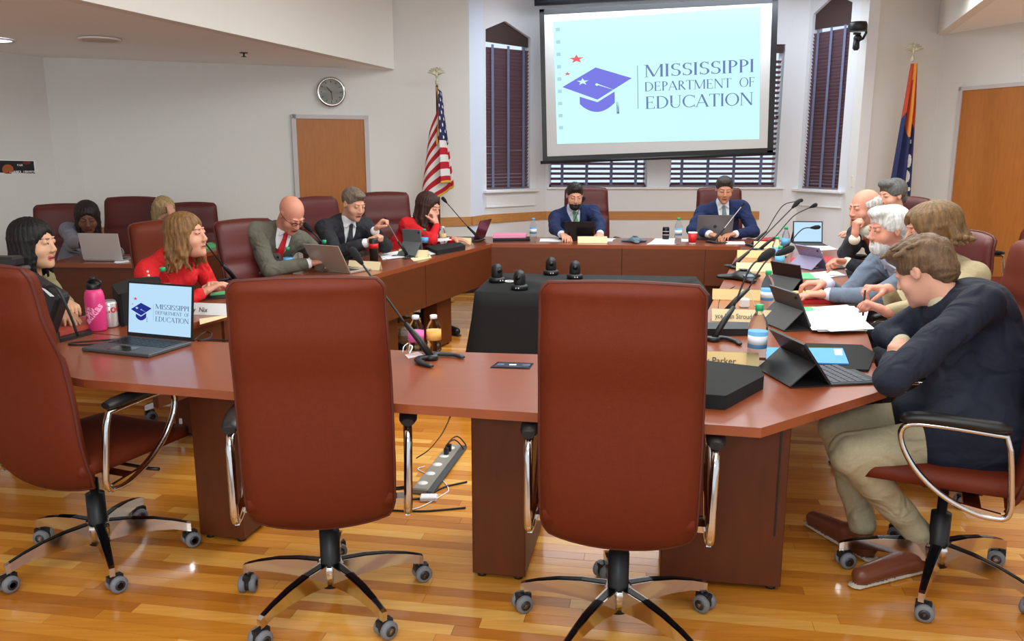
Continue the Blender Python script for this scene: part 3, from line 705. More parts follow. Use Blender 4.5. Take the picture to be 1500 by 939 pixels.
# right wall runs towards the camera and to the right, with the door in it
DR0 = Vector(C3[:2])+(Vector((5.55, 7.0))-Vector(C3))*.13; R1 = Vector((5.55, 7.0)); rd = (R1-Vector(C3)).normalized()
wallp('wall_right', [C3, tuple(R1)], 0, 3.2)
# chair rails
def rail(name, pts, z0, z1, m=RAIL, t=.022):
    mb = MB()
    for (a, b) in zip(pts[:-1], pts[1:]):
        a, b = Vector(a), Vector(b); d = (b-a).normalized(); n = Vector((d.y, -d.x))*t
        mb.prism([tuple(a), tuple(b), tuple(b+n), tuple(a+n)], z0, z1)
    return struct(name, mb, m)
def lerp2(a, b, t): return (a[0]+(b[0]-a[0])*t, a[1]+(b[1]-a[1])*t)
rail('trim_4', [W2, lerp2(W2, C1, .545)], .75, .845); rail('trim_5', [lerp2(W2, C1, .93), C1, C2, B1, B2, B3, (2.95, 9.85)], .75, .845)
rail('trim_6', [lerp2(B7, C3, -.02), C3], .75, .845)
for nm, pts in (('baseboard_left', [W0, W1, W2, lerp2(W2, C1, .545)]), ('baseboard_back', [C1, C2, B1, B2, B3, B4, B5, B6, B7, C3]), ('baseboard_right', [C3, tuple(DR0)])): rail(nm, pts, 0, .14, mat('black_rubber_base', (34, 32, 32), .6), .014)
# ---- doors
def door(name, a, d, w_, ztop, handle, hs=1):
    """a: plan point of the left jamb, d: unit direction along the wall"""
    n = Vector((d.y, -d.x)); M = RZ(math.atan2(d.y, d.x)); c = a+d*(w_/2)
    mb = MB(); q = c+n*.012; mb.box((q.x, q.y, ztop/2), (w_, .03, ztop), M=M); r = struct(name, mb, DOOR)
    fr = MB()
    for s in (-1, 1): q = c+d*s*(w_/2+.022)+n*.016; fr.box((q.x, q.y, (ztop+.04)/2), (.044, .05, ztop+.04), M=M)
    q = c+n*.016; fr.box((q.x, q.y, ztop+.02), (w_+.09, .05, .04), M=M)
    fr.build('door_frame', mat('grey_metal_frame', (196, 190, 190), .5), r)
    hm = MB(); q = c+d*(w_/2-.08)*hs+n*.045; hm.box((q.x, q.y, 1.0), (.05, .02, .17), M=M); q2 = q+n*.04
    hm.tube([(q.x, q.y, 1.0), (q2.x, q2.y, 1.0), ((q2-d*.11*hs).x, (q2-d*.11*hs).y, 1.0)], .009, 8); hm.build('door_handle', mat('bronze_handle', (96, 74, 52), .35, .8), r); return r
wd = (Vector(C1)-Vector(W2)).normalized()
def on_wall(px, a, b):   # plan point of wall a-b seen in column px
    a, b = Vector(a), Vector(b); best = min(range(2001), key=lambda i: abs(750+F_PX*(a+(b-a)*i/2000).x/((a+(b-a)*i/2000).y*1.0)-px)); return a+(b-a)*best/2000
def colp(px, a, b, z):
    a, b = Vector(a), Vector(b); best = None
    for i in range(2001):
        p = a+(b-a)*(i/2000); v = p.y*_c-(z-CAM_H)*_s; x = 750+F_PX*p.x/v
        if best is None or abs(x-px) < best[0]: best = (abs(x-px), p)
    return best[1]
dl, dr_ = colp(434, W2, C1, 1.7), colp(533, W2, C1, 1.7)
door('door_1', dl, wd, (dr_-dl).length, 1.86, True)
d2 = colp(1408, C3, R1, 1.8)
door('door_2', d2, rd, 1.1, 2.17, True, 1)
# ---- ceiling: sloping high part, lower soffits round the sides with upright fascias
E0, E1 = onz(577, 101, ZS), onz(120, 0, ZS); E2 = E1+(E1-E0)*1.0
sf = MB(); sf.prism([(E0.x, E0.y), (E1.x, E1.y), (E2.x, E2.y), (-6.5, E2.y), (-6.5, 9.2), (E0.x-.1, 9.2)], ZS, ZS+.1); struct('ceiling_soffit_left', sf, SOFFIT)
def cz(x): return 3.10+.075*(x+1.2)
fa = MB(); e = [(E0.x+.003, E0.y+.0), (E2.x+.003, E2.y)]; d = (Vector(e[1])-Vector(e[0])).normalized(); n = Vector((d.y, -d.x))*.1
if n.x > 0: n = -n
fa.prism([e[0], e[1], (e[1][0]+n.x, e[1][1]+n.y), (e[0][0]+n.x, e[0][1]+n.y)], ZS-.003, 3.3); struct('trim_7', fa, mat('fascia_paint', (236, 234, 228), .85))
ZR = 2.78
G0, G1 = onz(1365, 57, ZR), onz(1440, 0, ZR); G2 = G1+(G1-G0)*3
sf = MB(); sf.prism([(G0.x, G0.y), (G1.x, G1.y), (G2.x, G2.y), (7.5, G2.y), (7.5, 9.6), (G0.x+.2, 9.7)], ZR, ZR+.1); struct('ceiling_soffit_right', sf, SOFFIT)
fa = MB(); e = [(G0.x-.003, G0.y), (G2.x-.003, G2.y)]; d = (Vector(e[1])-Vector(e[0])).normalized(); n = Vector((d.y, -d.x))*.1
if n.x < 0: n = -n
fa.prism([e[0], e[1], (e[1][0]+n.x, e[1][1]+n.y), (e[0][0]+n.x, e[0][1]+n.y)], ZR-.003, 3.8); struct('trim_8', fa, mat('fascia_paint', (236, 234, 228), .85))
ce = MB(); x0, x1 = -5.5, 6.5
ce.add([(x0, -.5, cz(x0)), (x1, -.5, cz(x1)), (x1, 10.1, cz(x1)), (x0, 10.1, cz(x0)), (x0, -.5, cz(x0)+.1), (x1, -.5, cz(x1)+.1), (x1, 10.1, cz(x1)+.1), (x0, 10.1, cz(x0)+.1)],
       [(0, 1, 2, 3), (7, 6, 5, 4), (0, 4, 5, 1), (1, 5, 6, 2), (2, 6, 7, 3), (3, 7, 4, 0)]); struct('ceiling', ce, CEIL)
wallp('wall_side_left', [(-6.3, -.5), (-6.3, 6.0)], 0, 3.3, flip=1); wallp('wall_side_right', [(6.6, 7.0), (6.6, -.5)], 0, 3.6); wallp('wall_right', [tuple(R1), (6.6, 7.0)], 0, 3.6); wallp('wall_left', [(-6.3, 5.6), W0], 0, 2.6)
# recessed light, vent, sprinkler on the left soffit
p = onz(-12, 58, ZS-.005); t = thing('ceiling_light', 'bright recessed round ceiling light at the far left edge of the soffit', 'ceiling light', tuple(p))
MB().lathe([(.0, -.004), (.13, -.004), (.13, .004)], 28, c=p).build('lens', emis('lamp_white', (246, 246, 255), 3.2), t); MB().lathe([(.13, 0), (.15, -.012), (.16, 0)], 28, c=p).build('trim_ring', WHITE_TRIM, t)
p = onz(146, 57, ZS-.004); t = thing('ceiling_speaker', 'flat round pale grille in the soffit above the left wall', 'ceiling speaker', tuple(p))
MB().lathe([(.0, -.012), (.12, -.01), (.13, .0)], 28, c=p).build('grille', mat('pale_grille', (206, 194, 184), .7), t); MB().lathe([(.13, 0), (.14, -.014), (.15, 0)], 28, c=p).build('trim_ring', SOFFIT, t)
p = onz(357, 77, ZS); t = thing('sprinkler', 'small dark sprinkler head hanging from the left soffit', 'sprinkler', tuple(p))
MB().lathe([(.035, 0), (.035, -.006), (.008, -.008), (.008, -.03)], 14, c=p).build('escutcheon', mat('bronze_dark', (96, 78, 66), .4, .6), t); MB().lathe([(.0, -.03), (.022, -.032), (.022, -.036)], 12, c=p).build('deflector', BLACK, t)

# ================================================================ lettering
def text_obj(s, size, mat_, parent, M4, name='lettering', ext=.0005, font_shear=0, bold=0, align='LEFT', sx=1):
    cu = bpy.data.curves.new('t', 'FONT'); cu.body = s; cu.size = size; cu.extrude = ext; cu.shear = font_shear; cu.offset = bold; cu.align_x = align; cu.resolution_u = 3
    o = bpy.data.objects.new('t', cu); C.objects.link(o); bpy.context.view_layer.update()
    me = bpy.data.meshes.new_from_object(o.evaluated_get(bpy.context.evaluated_depsgraph_get())); bpy.data.objects.remove(o)
    me.transform(Matrix.Diagonal((sx, 1, 1, 1))); me.transform(M4); me.materials.clear(); me.materials.append(mat_); me.name = name
    q = bpy.data.objects.new(name, me); C.objects.link(q); q.parent = parent; return q
# a small roman capital alphabet drawn as strokes: thick stems T, thin strokes t, serifs s
TK, TN, SF_ = .115, .045, .03
def glyph(ch):
    P = []   # polygons in a 1-high box; returns (polys, width)
    def bar(x0, y0, x1, y1, wd):
        dx, dy = x1-x0, y1-y0; l = math.hypot(dx, dy); nx, ny = -dy/l*wd/2, dx/l*wd/2
        P.append([(x0+nx, y0+ny), (x1+nx, y1+ny), (x1-nx, y1-ny), (x0-nx, y0-ny)])
    def ser(x, y, w_=.2): P.append([(x-w_/2, y-SF_/2), (x+w_/2, y-SF_/2), (x+w_/2, y+SF_/2), (x-w_/2, y+SF_/2)])
    def stem(x, y0=0, y1=1, s=True, w_=TK):
        bar(x, y0, x, y1, w_)
        if s: ser(x, y0+SF_/2); ser(x, y1-SF_/2)
    def arc(cx, cy, rx, ry, a0, a1, wf):   # stroke whose width varies
        n = 20
        for i in range(n):
            A, B = a0+(a1-a0)*i/n, a0+(a1-a0)*(i+1)/n; q = []
            for a, sg in ((A, 1), (B, 1), (B, -1), (A, -1)):
                w_ = wf(a)*sg/2; q.append((cx+(rx+w_)*math.cos(a), cy+(ry+min(abs(w_), TN/1.6)*sg)*math.sin(a)))
            P.append(q)
    vw = lambda a: TN+(TK-TN)*abs(math.cos(a))
    r = math.radians
    if ch == 'I': stem(.13); return P, .28
    if ch == 'M':
        stem(.12, w_=TN); stem(.86); bar(.14, .98, .48, .04, TK); bar(.48, .04, .84, .98, TN); ser(.1, .985); return P, 1.0
    if ch == 'S':
        arc(.28, .74, .17, .235, r(40), r(270), vw); arc(.28, .265, .19, .24, r(90), r(-140), vw); bar(.46, .98, .46, .78, TN); bar(.09, .22, .09, .02, TN); return P, .56
    if ch == 'P': stem(.14); arc(.2, .73, .25, .25, r(-90), r(90), vw); bar(.14, .975, .24, .975, TN); bar(.14, .485, .24, .485, TN); return P, .54
    if ch == 'D': stem(.14); arc(.26, .5, .42, .48, r(-90), r(90), vw); bar(.14, .98, .3, .98, TN); bar(.14, .02, .3, .02, TN); return P, .78
    if ch == 'E': stem(.14); bar(.14, .98, .5, .98, TN); bar(.14, .02, .54, .02, TN); bar(.14, .52, .42, .52, TN); bar(.5, 1, .5, .84, TN); bar(.55, 0, .55, .18, TN); bar(.42, .6, .42, .44, TN); return P, .62
    if ch == 'A': bar(.06, .0, .38, 1.0, TN); bar(.36, 1.0, .7, .0, TK); bar(.18, .34, .58, .34, TN); ser(.06, .015); ser(.7, .015, .22); return P, .78
    if ch == 'R': stem(.14); arc(.2, .75, .24, .23, r(-90), r(90), vw); bar(.14, .975, .24, .975, TN); bar(.14, .51, .24, .51, TN); bar(.26, .52, .6, .02, TK); ser(.6, .015, .16); return P, .66
    if ch == 'T': stem(.32); bar(.03, .98, .61, .98, TN); bar(.04, 1, .04, .84, TN); bar(.60, 1, .60, .84, TN); return P, .64
    if ch == 'N': stem(.12, w_=TN); stem(.7, w_=TN, s=False); ser(.7, .985); bar(.13, .99, .7, .02, TK); return P, .82
    if ch == 'O': arc(.42, .5, .35, .48, 0, 2*PI, vw); return P, .84
    if ch == 'C': arc(.42, .5, .35, .48, r(48), r(312), vw); bar(.7, .96, .7, .74, TN); bar(.7, .24, .7, .04, TN); return P, .76
    if ch == 'F': stem(.14); bar(.14, .98, .5, .98, TN); bar(.14, .52, .42, .52, TN); bar(.5, 1, .5, .84, TN); bar(.42, .6, .42, .44, TN); return P, .56
    if ch == 'U': bar(.13, .98, .13, .36, TK); bar(.62, .98, .62, .36, TN); arc(.375, .34, .245, .32, r(180), r(360), lambda a: TN+(TK-TN)*max(0, -math.cos(a))); ser(.13, .985); ser(.62, .985); return P, .76
    return P, .3
def word(mb, s, x0, y0, hgt, width, fr, mi=0):
    """fr(u,v) -> 3D point; fits the word to the width"""
    gs = [glyph(c) for c in s]; tot = sum(g[1] for g in gs); kx = width/tot; x = x0
    for P, gw in gs:
        for q in P:
            b = len(mb.v); mb.v += [tuple(fr(x+px*kx, y0+py*hgt)) for px, py in q]; mb.f.append(list(range(b, b+len(q)))); mb.m.append(mi); mb.sm.append(False)
        x += gw*kx
def star(cx, cy, r, rot=0):
    return [(cx+(r if i % 2 == 0 else r*.4)*math.sin(rot+i*PI/5), cy+(r if i % 2 == 0 else r*.4)*math.cos(rot+i*PI/5)) for i in range(10)]
def logo(parent, fr, M, wm=1):
    """the education department logo on a unit picture (u 0..1 to the right, v 0..1 upwards). M: dict of materials"""
    def poly(name, polys, m, lift):
        mb = MB()
        for q in polys: b = len(mb.v); mb.v += [tuple(fr(u, v, lift)) for u, v in q]; mb.f.append(list(range(b, b+len(q)))); mb.m.append(0); mb.sm.append(False)
        return mb.build(name, m, parent, world=False)
    poly('mortarboard', [[(.035, .47), (.2, .615), (.375, .515), (.205, .355)]], M['blue'], 1)
    cap = [(.118, .385), (.118, .325)]+[(.118+.17*t, .325-.07*math.sin(PI*t)**.8 if 0 < t < 1 else .325) for t in [i/10 for i in range(1, 10)]]+[(.29, .325), (.29, .415), (.205, .335)]
    poly('cap_band', [cap], M['blue'], 1)
    poly('tassel', [[(.2, .478), (.203, .486), (.3, .42), (.3, .25), (.309, .25), (.309, .415)], [(.195, .475), (.2, .487), (.207, .487), (.212, .475), (.205, .465)]], M['bg'], 2)
    poly('tassel_end', [[(.298, .33), (.309, .33), (.311, .235), (.298, .235)]], M['slate'], 2)
    poly('white_star', [star(.135, .505, .03*1)], M['bg'], 2)
    poly('red_star', [star(.108, .69, .037)], M['red'], 1); poly('red_star', [star(.062, .575, .017)], M['red'], 1)
    poly('divider', [[(.402, .27), (.405, .27), (.405, .61), (.402, .61)]], M['slate'], 1)
    f3 = lambda u, v: fr(u, v, 1)
    for s, v0, hh, x0, x1 in (('MISSISSIPPI', .515, .098, .435, .975), ('DEPARTMENT OF', .405, .072, .435, .975), ('EDUCATION', .265, .098, .437, .97)):
        mb = MB()
        if ' ' in s: word(mb, 'DEPARTMENT', x0, v0, hh, (x1-x0)*.79, f3); word(mb, 'OF', x0+(x1-x0)*.86, v0, hh, (x1-x0)*.14, f3)
        else: word(mb, s, x0, v0, hh, x1-x0, f3)
        mb.build('lettering', M['text'], parent, world=False)
# ---- projection screen, hung a little crooked
SY = 9.3
scr = thing('projection_screen', 'large white projection screen in a black border showing the education department logo', 'screen', (0, 0, 0))
ca4 = [ony(790, 14, SY), ony(1140, -4, SY), ony(1132, 224, SY), ony(795, 237, SY)]
cc = sum(ca4, Vector())/4; scr.location = cc
def quadpt(q, u, v, off=0): a = q[3]*(1-u)+q[2]*u; b = q[0]*(1-u)+q[1]*u; p = a*(1-v)+b*v; return p+Vector((0, -off, 0))
def lq(q, u, v, off=0): return quadpt(q, u, v, off)-cc
mb = MB(); mb.slab([lq(ca4, 0, 0), lq(ca4, 1, 0), lq(ca4, 1, 1), lq(ca4, 0, 1)], (0, -1, 0), .006); mb.build('screen_fabric', MATTE, scr, world=False)
bd = MB()
for (u0, v0, u1, v1) in ((0, 0, 1, .035), (0, .965, 1, 1), (0, 0, .02, 1), (.975, 0, 1, 1)): bd.slab([lq(ca4, u0, v0, .006), lq(ca4, u1, v0, .006), lq(ca4, u1, v1, .006), lq(ca4, u0, v1, .006)], (0, -1, 0), .003)
bd.build('black_border', BLACK, scr, world=False)
bt = MB(); bt.tube([lq(ca4, -.01, -.005), lq(ca4, 1.01, -.005)], .018, 10); bt.build('weight_bar', BLACK, scr, world=False)
hs = MB(); hs.tube([lq(ca4, -.02, 1.06), lq(ca4, 1.02, 1.06)], .06, 12); hs.build('roller_case', BLACK, scr, world=False)
pic = [ony(810, 32, SY), ony(1114, 9, SY), ony(1112, 204, SY), ony(816, 211, SY)]
pm = MB(); pm.slab([lq(pic, 0, 0, .006), lq(pic, 1, 0, .006), lq(pic, 1, 1, .006), lq(pic, 0, 1, .006)], (0, -1, 0), .001); pj = pm.build('projected_picture', SCR, scr, world=False)
logo(pj, lambda u, v, l=1: lq(pic, u, v, .007+.0008*l), dict(blue=SCRB, bg=SCR, slate=SCRT, red=SCRR, text=SCRT))
ic = MB()
for i in range(9):
    v = .95-i*.1; q = [(.012, v), (.032, v), (.032, v-.028), (.012, v-.028)]; b = len(ic.v); ic.v += [tuple(lq(pic, a, c_, .0078)) for a, c_ in q]; ic.f.append([b, b+1, b+2, b+3]); ic.m.append(0); ic.sm.append(False)
ic.build('desktop_icons', SCRI, pj, world=False)

# ---- wall clock
p = colp(484, W2, C1, 2.1); p = ony(484.5, 135, p.y-.03)
ck = thing('wall_clock', 'round wall clock with a chrome rim above the left door', 'clock', tuple(p), math.atan2(wd.y, wd.x))
Mx = RX(PI/2)
MB().lathe([(.125, 0), (.14, .0), (.145, .03), (.125, .04), (.118, .03), (.118, .02)], 40, M=Mx).build('rim', CHROME, ck, world=False)
MB().lathe([(.0, .022), (.12, .022)], 36, M=Mx).build('face', mat('clock_face', (186, 184, 178), .5), ck, world=False)
nm = MB()
for i in range(12):
    a = i*PI/6; nm.box((.098*math.sin(a), -.024, .098*math.cos(a)), (.006, .002, .018), M=RY(a))
nm.build('hour_marks', BLACK, ck, world=False)
MB().box((-.022, -.028, .024), (.008, .002, .062), M=RY(math.radians(-42))).build('hour_hand', BLACK, ck, world=False)
MB().box((.004, -.030, -.035), (.006, .002, .088), M=RY(math.radians(-4))).build('minute_hand', BLACK, ck, world=False)
MB().ball((0, -.03, 0), .007, seg=8).build('hub', BLACK, ck, world=False)
# ---- poster
pa = [colp(x, W0, W1, 1.5) for x in (-14, 51)]
def pp(px, py):
    q = colp(px, W0, W1, 1.5); d = _ray(px, py); b = ony(px, py, q.y); 
    return b
q = [pp(-14, 233), pp(50, 235), pp(52, 267), pp(-12, 271)]; nn = (Vector(W1)-Vector(W0)).normalized(); nv = Vector((nn.y, -nn.x, 0))*.012
q = [v+nv for v in q]; po = thing('poster', 'black printed sheet with white lettering and orange blurs taped to the left wall', 'poster', tuple(q[3]))
m = MB(); m.slab(q, nv, .002); m.build('sheet', PAPER, po)
def pq(u, v, o=.004): a = q[3]*(1-u)+q[2]*u; b = q[0]*(1-u)+q[1]*u; return a*(1-v)+b*v+nv*(o/.012)
m = MB(); m.slab([pq(.03, .12), pq(.97, .1), pq(.95, .96), pq(.03, .95)], nv, .0008); m.build('print', mat('poster_black', (30, 28, 30), .6), po)
for u, v, r_, col in ((.34, .6, .16, (176, 96, 46)), (.78, .88, .12, (120, 44, 34)), (.34, .42, .09, (120, 50, 70))):
    m = MB(); ps = [pq(u+r_*.8*math.cos(a*PI/8), v+r_*1.3*math.sin(a*PI/8)*(.5 if v > .8 else 1), .0052) for a in range(16)]; m.slab(ps, nv, .0003); m.build('blurred_spot', mat('spot%d' % col[0], col, .7), po)
ex = (pq(1, .5)-pq(0, .5)).normalized(); M4 = Matrix(((ex.x, 0, nv.x/.012, 0), (ex.y, 0, nv.y/.012, 0), (ex.z, 1, 0, 0), (0, 0, 0, 1)))
for s, u, v, sz in (('VISI', .54, .74, .055), ('winners  refinegard', .36, .46, .052), ('reasoner  refinegard/Effective', .14, .27, .052)):
    pos = pq(u, v, .006)-Vector(po.location); T = M4.copy(); T.translation = pos; text_obj(s, sz, PAPER, po, T, ext=.0004, bold=.001, sx=.72)

# ---- switch plate, wall camera
p = ony(1253, 266, 8.99); p.y = 9.0; t = thing('switch_plate', 'cream toggle switch plate on the wall right of the bay window', 'switch', tuple(p))
MB().box((0, -.008, 0), (.085, .012, .125), bev=.004).build('plate', mat('ivory_plastic', (222, 216, 196), .4), t, world=False); MB().box((0, -.02, 0), (.014, .02, .028)).build('toggle', WHITE_TRIM, t, world=False)
p = ony(1253, 38, 8.95); t = thing('wall_sensor', 'black ball camera on a bracket high on the wall right of the window', 'camera', tuple(p))
MB().lathe([(.02, .03), (.085, .028), (.095, .0), (.095, -.055), (.085, -.062), (.0, -.062)], 24, c=(0, -.06, 0)).build('housing', BLACK, t, world=False)
MB().tube([(.09, -.04, -.03), (.11, -.02, -.07), (.08, -.02, -.13), (.03, -.03, -.15)], .013, 8).build('bracket_arm', BLACK, t, world=False)
MB().ball((.01, -.06, -.13), .042, seg=14).lathe([(.03, -.02), (.035, .07), (.02, .09)], 14, c=(.0, -.06, -.16), M=RX(PI)).build('camera_body', BLACK, t, world=False)
MB().box((.0, -.06, -.085), (.07, .03, .02)).build('neck', BLACK, t, world=False)

# ---- flags on poles
def eagle(parent, z, s=1):
    mb = MB(); mb.ball((0, 0, z), .018*s, seg=10); mb.lathe([(.012, .0), (.02, .02), (.006, .035), (.012, .05)], 12, c=(0, 0, z)); mb.ball((0, 0, z+.085*s), (.016*s, .014*s, .035*s)); mb.ball((0, -.012, z+.125*s), (.01*s, .014*s, .01*s))
    for i in (-1, 1):
        for k in range(5):
            a = .35+.28*k; mb.tube([(0, 0, z+.08*s), (i*.05*s*math.cos(a)+i*.012, .004*k, z+(.085+.05*math.sin(a))*s), (i*.095*s*math.cos(a*1.05), .006*k, z+(.07+.085*math.sin(a*1.1))*s)], [.012*s, .010*s, .004*s], 6)
    mb.build('eagle_finial', EAGLE, parent, world=False)
def flag_mesh(fn, cf, nu, nv, mats, name, parent):
    me = bpy.data.meshes.new(name); vs = [fn(i/nu, j/nv) for j in range(nv+1) for i in range(nu+1)]
    fs = [(j*(nu+1)+i, j*(nu+1)+i+1, (j+1)*(nu+1)+i+1, (j+1)*(nu+1)+i) for j in range(nv) for i in range(nu)]
    me.from_pydata(vs, [], fs)
    for m in mats: me.materials.append(m)
    me.polygons.foreach_set('material_index', [cf((i+.5)/nu, (j+.5)/nv) for j in range(nv) for i in range(nu)]); me.polygons.foreach_set('use_smooth', [True]*len(fs)); me.update()
    o = bpy.data.objects.new(name, me); C.objects.link(o); o.parent = parent; md = o.modifiers.new('thick', 'SOLIDIFY'); md.thickness = .003; return o
FR, FW, FBl = mat('flag_red', (186, 26, 44), .75), mat('flag_white', (232, 230, 228), .75), mat('flag_navy', (34, 40, 84), .75)
p = ony(643, 300, 8.45); fx = thing('flag', 'stars and stripes flag with gold fringe hanging from a pole beside the left wall', 'flag', (p.x, p.y, 0))
ztp = ony(643, 128, 8.45).z
MB().lathe([(.14, 0), (.15, .02), (.12, .04), (.04, .05), (.018, .07)], 24).build('stand_base', mat('brass_base', (190, 150, 70), .3, .8), fx, world=False)
MB().tube([(0, 0, .05), (0, 0, ztp+.02)], .012, 10).build('pole', mat('dark_oak_pole', (84, 50, 30), .5), fx, world=False)
eagle(fx, ztp+.04, 1.0)
HO, FL = .92, 1.35
def usf(u, v):
    a = u*7.2*PI/2; z = ztp-.02-v*HO-(.12*u if u < .42 else .05+(u-.42)*.95)*(1-.25*v)+.02*math.sin(a)*v
    dz = (ztp-z); wd_ = min(.07+.27*dz, .42)
    x = wd_*.56*math.sin(u*5.4+.15)*(.75+.25*u)+.012; y = -.10+.13*u-.018*math.cos(a*1.6)*min(1, dz*2)
    return (x, y, z)
def uc(u, v):
    if u > .965 or v > .975: return 3
    if u < .42 and v < .54:
        s, t = u/.42*7, v/.54*8; fu, fv = s % 1-.5, t % 1-.5
        return 1 if fu*fu*1.0+fv*fv < .075 and (int(s)+int(t)) % 2 == 0 else 2
    return 0 if int(v*13) % 2 == 0 else 1
flag_mesh(usf, uc, 130, 117, [FR, FW, FBl, GOLD], 'flag_cloth', fx)
cd = MB(); cd.tube(spline([(0, -.03, ztp), (.02, -.06, ztp-.2), (.0, -.07, ztp-.5)], 6), .005, 6); cd.ball((0, -.07, ztp-.53), (.012, .012, .04)); cd.build('tassel_cord', GOLD, fx, world=False)
p = ony(1317, 300, 8.75); f2 = thing('flag', 'navy state flag with white magnolia and gold-red edge on a pole by the right corner', 'flag', (p.x, p.y, 0)); zt2 = ony(1318, 97, 8.75).z
MB().lathe([(.14, 0), (.15, .02), (.12, .04), (.04, .05), (.018, .07)], 24).build('stand_base', mat('brass_base', (190, 150, 70), .3, .8), f2, world=False)
MB().tube([(0, 0, .05), (0, 0, zt2+.02)], .012, 10).build('pole', mat('dark_oak_pole', (84, 50, 30), .5), f2, world=False)
eagle(f2, zt2+.06, 1.1)
def msf(u, v):
    z = zt2+.02-v*1.62; wd_ = .045+.088*v*1.6; a = u*2*PI*1.0
    x = -.03*v*1.6-wd_*.62+wd_*1.35*u+.0*v; y = -.03-.035*math.sin(u*PI*4.5)*min(1, v*3+.2)-.05*math.sin(u*PI)
    return (x, y, z)
def mc(u, v):
    gv = .34+.10*u-.06*math.sin(u*9)
    if v < gv: return 0 if (u < .30 or u > .92 or (.36 < u < .44 and v > .1)) else 3
    for (cu, cv, ru, rv) in ((.72, .56, .10, .055), (.86, .60, .10, .05), (.70, .66, .09, .05), (.84, .70, .11, .045), (.76, .74, .08, .03)):
        if ((u-cu)/ru)**2+((v-cv)/rv)**2 < 1 and not (((u-cu)/ru)**2+((v-cv)/rv)**2 > .72): return 1
    for (cu, cv) in ((.68, .46), (.86, .48), (.62, .6), (.92, .78), (.7, .86), (.88, .9)):
        if ((u-cu)/.045)**2+((v-cv)/.014)**2 < 1: return 1
    if ((u-.32)/.34)**2+((v-.86)/.12)**2 < 1: return 4
    return 2
flag_mesh(msf, mc, 70, 120, [mat('flag_rust', (178, 62, 34), .75), FW, mat('flag_deep_navy', (36, 42, 86), .75), mat('flag_amber', (214, 130, 44), .75), mat('flag_orange', (206, 112, 56), .75)], 'flag_cloth', f2)
# ================================================================ TABLES
TH = .75; TT = .03
def table(name, label, poly, aprons=(), legs=(), root=None):
    cx = sum(p[0] for p in poly)/len(poly); cy = sum(p[1] for p in poly)/len(poly)
    t = thing(name, label, 'table', (cx, cy, 0)); mb = MB(); mb.prism(poly, TH-TT, TH, 0)
    o = mb.build('table_top', TABLE, t); b = o.modifiers.new('b', 'BEVEL'); b.width = .004; b.segments = 2; b.limit_method = 'ANGLE'
    for a, bb, z0, th in aprons:
        a, bb = Vector(a), Vector(bb); d = (bb-a).normalized(); n = Vector((-d.y, d.x))*th
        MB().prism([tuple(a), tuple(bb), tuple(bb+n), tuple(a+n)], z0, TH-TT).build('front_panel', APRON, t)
    for (x, y, sx, sy, rz) in legs:
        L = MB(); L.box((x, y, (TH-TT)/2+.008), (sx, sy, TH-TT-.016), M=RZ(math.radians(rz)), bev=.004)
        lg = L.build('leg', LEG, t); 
        for i in (-1, 1):
            for j in (-1, 1):
                q = RZ(math.radians(rz)) @ Vector((i*(sx/2-.03), j*(sy/2-.03), 0)); MB().lathe([(.018, .0), (.018, .012)], 8, c=(x+q.x, y+q.y, 0)).build('foot', BLACK, lg)
    return t
nearp = [onz(122, 556, TH), onz(346, 574, TH), onz(589, 592, TH), onz(787, 605, TH), onz(1115, 627, TH), onz(1300, 570, TH)]
nearp = [(p.x, p.y) for p in nearp]+[(1.36, 2.98), (.66, 3.06)]+[(p.x, p.y) for p in (onz(785, 519, TH), onz(580, 513, TH), onz(300, 500, TH))]+[(-1.60, 3.42), (-2.28, 3.62), (-2.12, 3.08)]
ntab = table('conference_table', 'near cherry conference table segment with thick pedestals in front of the empty chairs', nearp, (),
             [(.035-.04, 2.98, .195, .5, -10), (-1.10, 3.28, .2, .5, -14), (.76, 2.80, .42, .24, -9)])
MB().box((-.5, 3.02, .69), (2.2, .06, .05), M=RZ(math.radians(-10))).build('stretcher', LEG, ntab)
sp_ = Vector((.76, 2.80, 0))+RZ(math.radians(-9)) @ Vector((.178, -.121, 0)); MB().box((sp_.x, sp_.y, .42), (.006, .004, .42), M=RZ(math.radians(-9))).build('access_slot', BLACK, ntab)
def ip(t): a, b = Vector((-1.60, 3.42)), Vector((-.18, 7.13)); return a+(b-a)*t       # inner edge of the left wing
wn_ = Vector((-.935, .354))
def tw(t, o): p = ip(t)+wn_*o; return (p.x, p.y)
table('conference_table', 'left wing of the cherry table with paneled front, where the bald man sits', [tw(0, 0), tw(1, 0), tw(1.0, .58), tw(.5, .56), tw(0, .62)],
      [(tw(0.02, .0), tw(.13, .0), .41, .03), (tw(.135, 0), tw(.40, 0), .41, .03), (tw(.402, 0), tw(.68, 0), .41, .03), (tw(.682, 0), tw(1, 0), .41, .03)],
      [(*tw(.22, .14), .26, .12, 69), (*tw(.57, .14), .3, .12, 69), (*tw(.80, .14), .26, .12, 69), (*tw(.22, .5), .26, .12, 69), (*tw(.7, .5), .3, .12, 69)])
BL, BR = (-.18, 7.13), (1.94, 6.92)
def fp(t, o): d = Vector((2.12, -.21)); n = Vector((.099, .995)); p = Vector(BL)+d*t+n*o; return (p.x, p.y)
table('conference_table', 'far cherry table segment where two men in navy suits sit below the screen', [fp(0, 0), fp(1, 0), fp(1.25, .62), fp(-.24, .62)],
      [(fp(0, 0), fp(.53, 0), .41, .03), (fp(.532, 0), fp(.86, 0), .41, .03), (fp(.862, 0), fp(1, 0), .41, .03)],
      [(*fp(.06, .2), .26, .14, -6), (*fp(.94, .2), .26, .14, -6), (*fp(.5, .45), .26, .14, -6)])
def rp(t, o): a, b = Vector((.66, 3.06)), Vector((1.94, 6.92)); d = (b-a); n = Vector((d.y, -d.x)).normalized(); p = a+d*t+n*o; return (p.x, p.y)
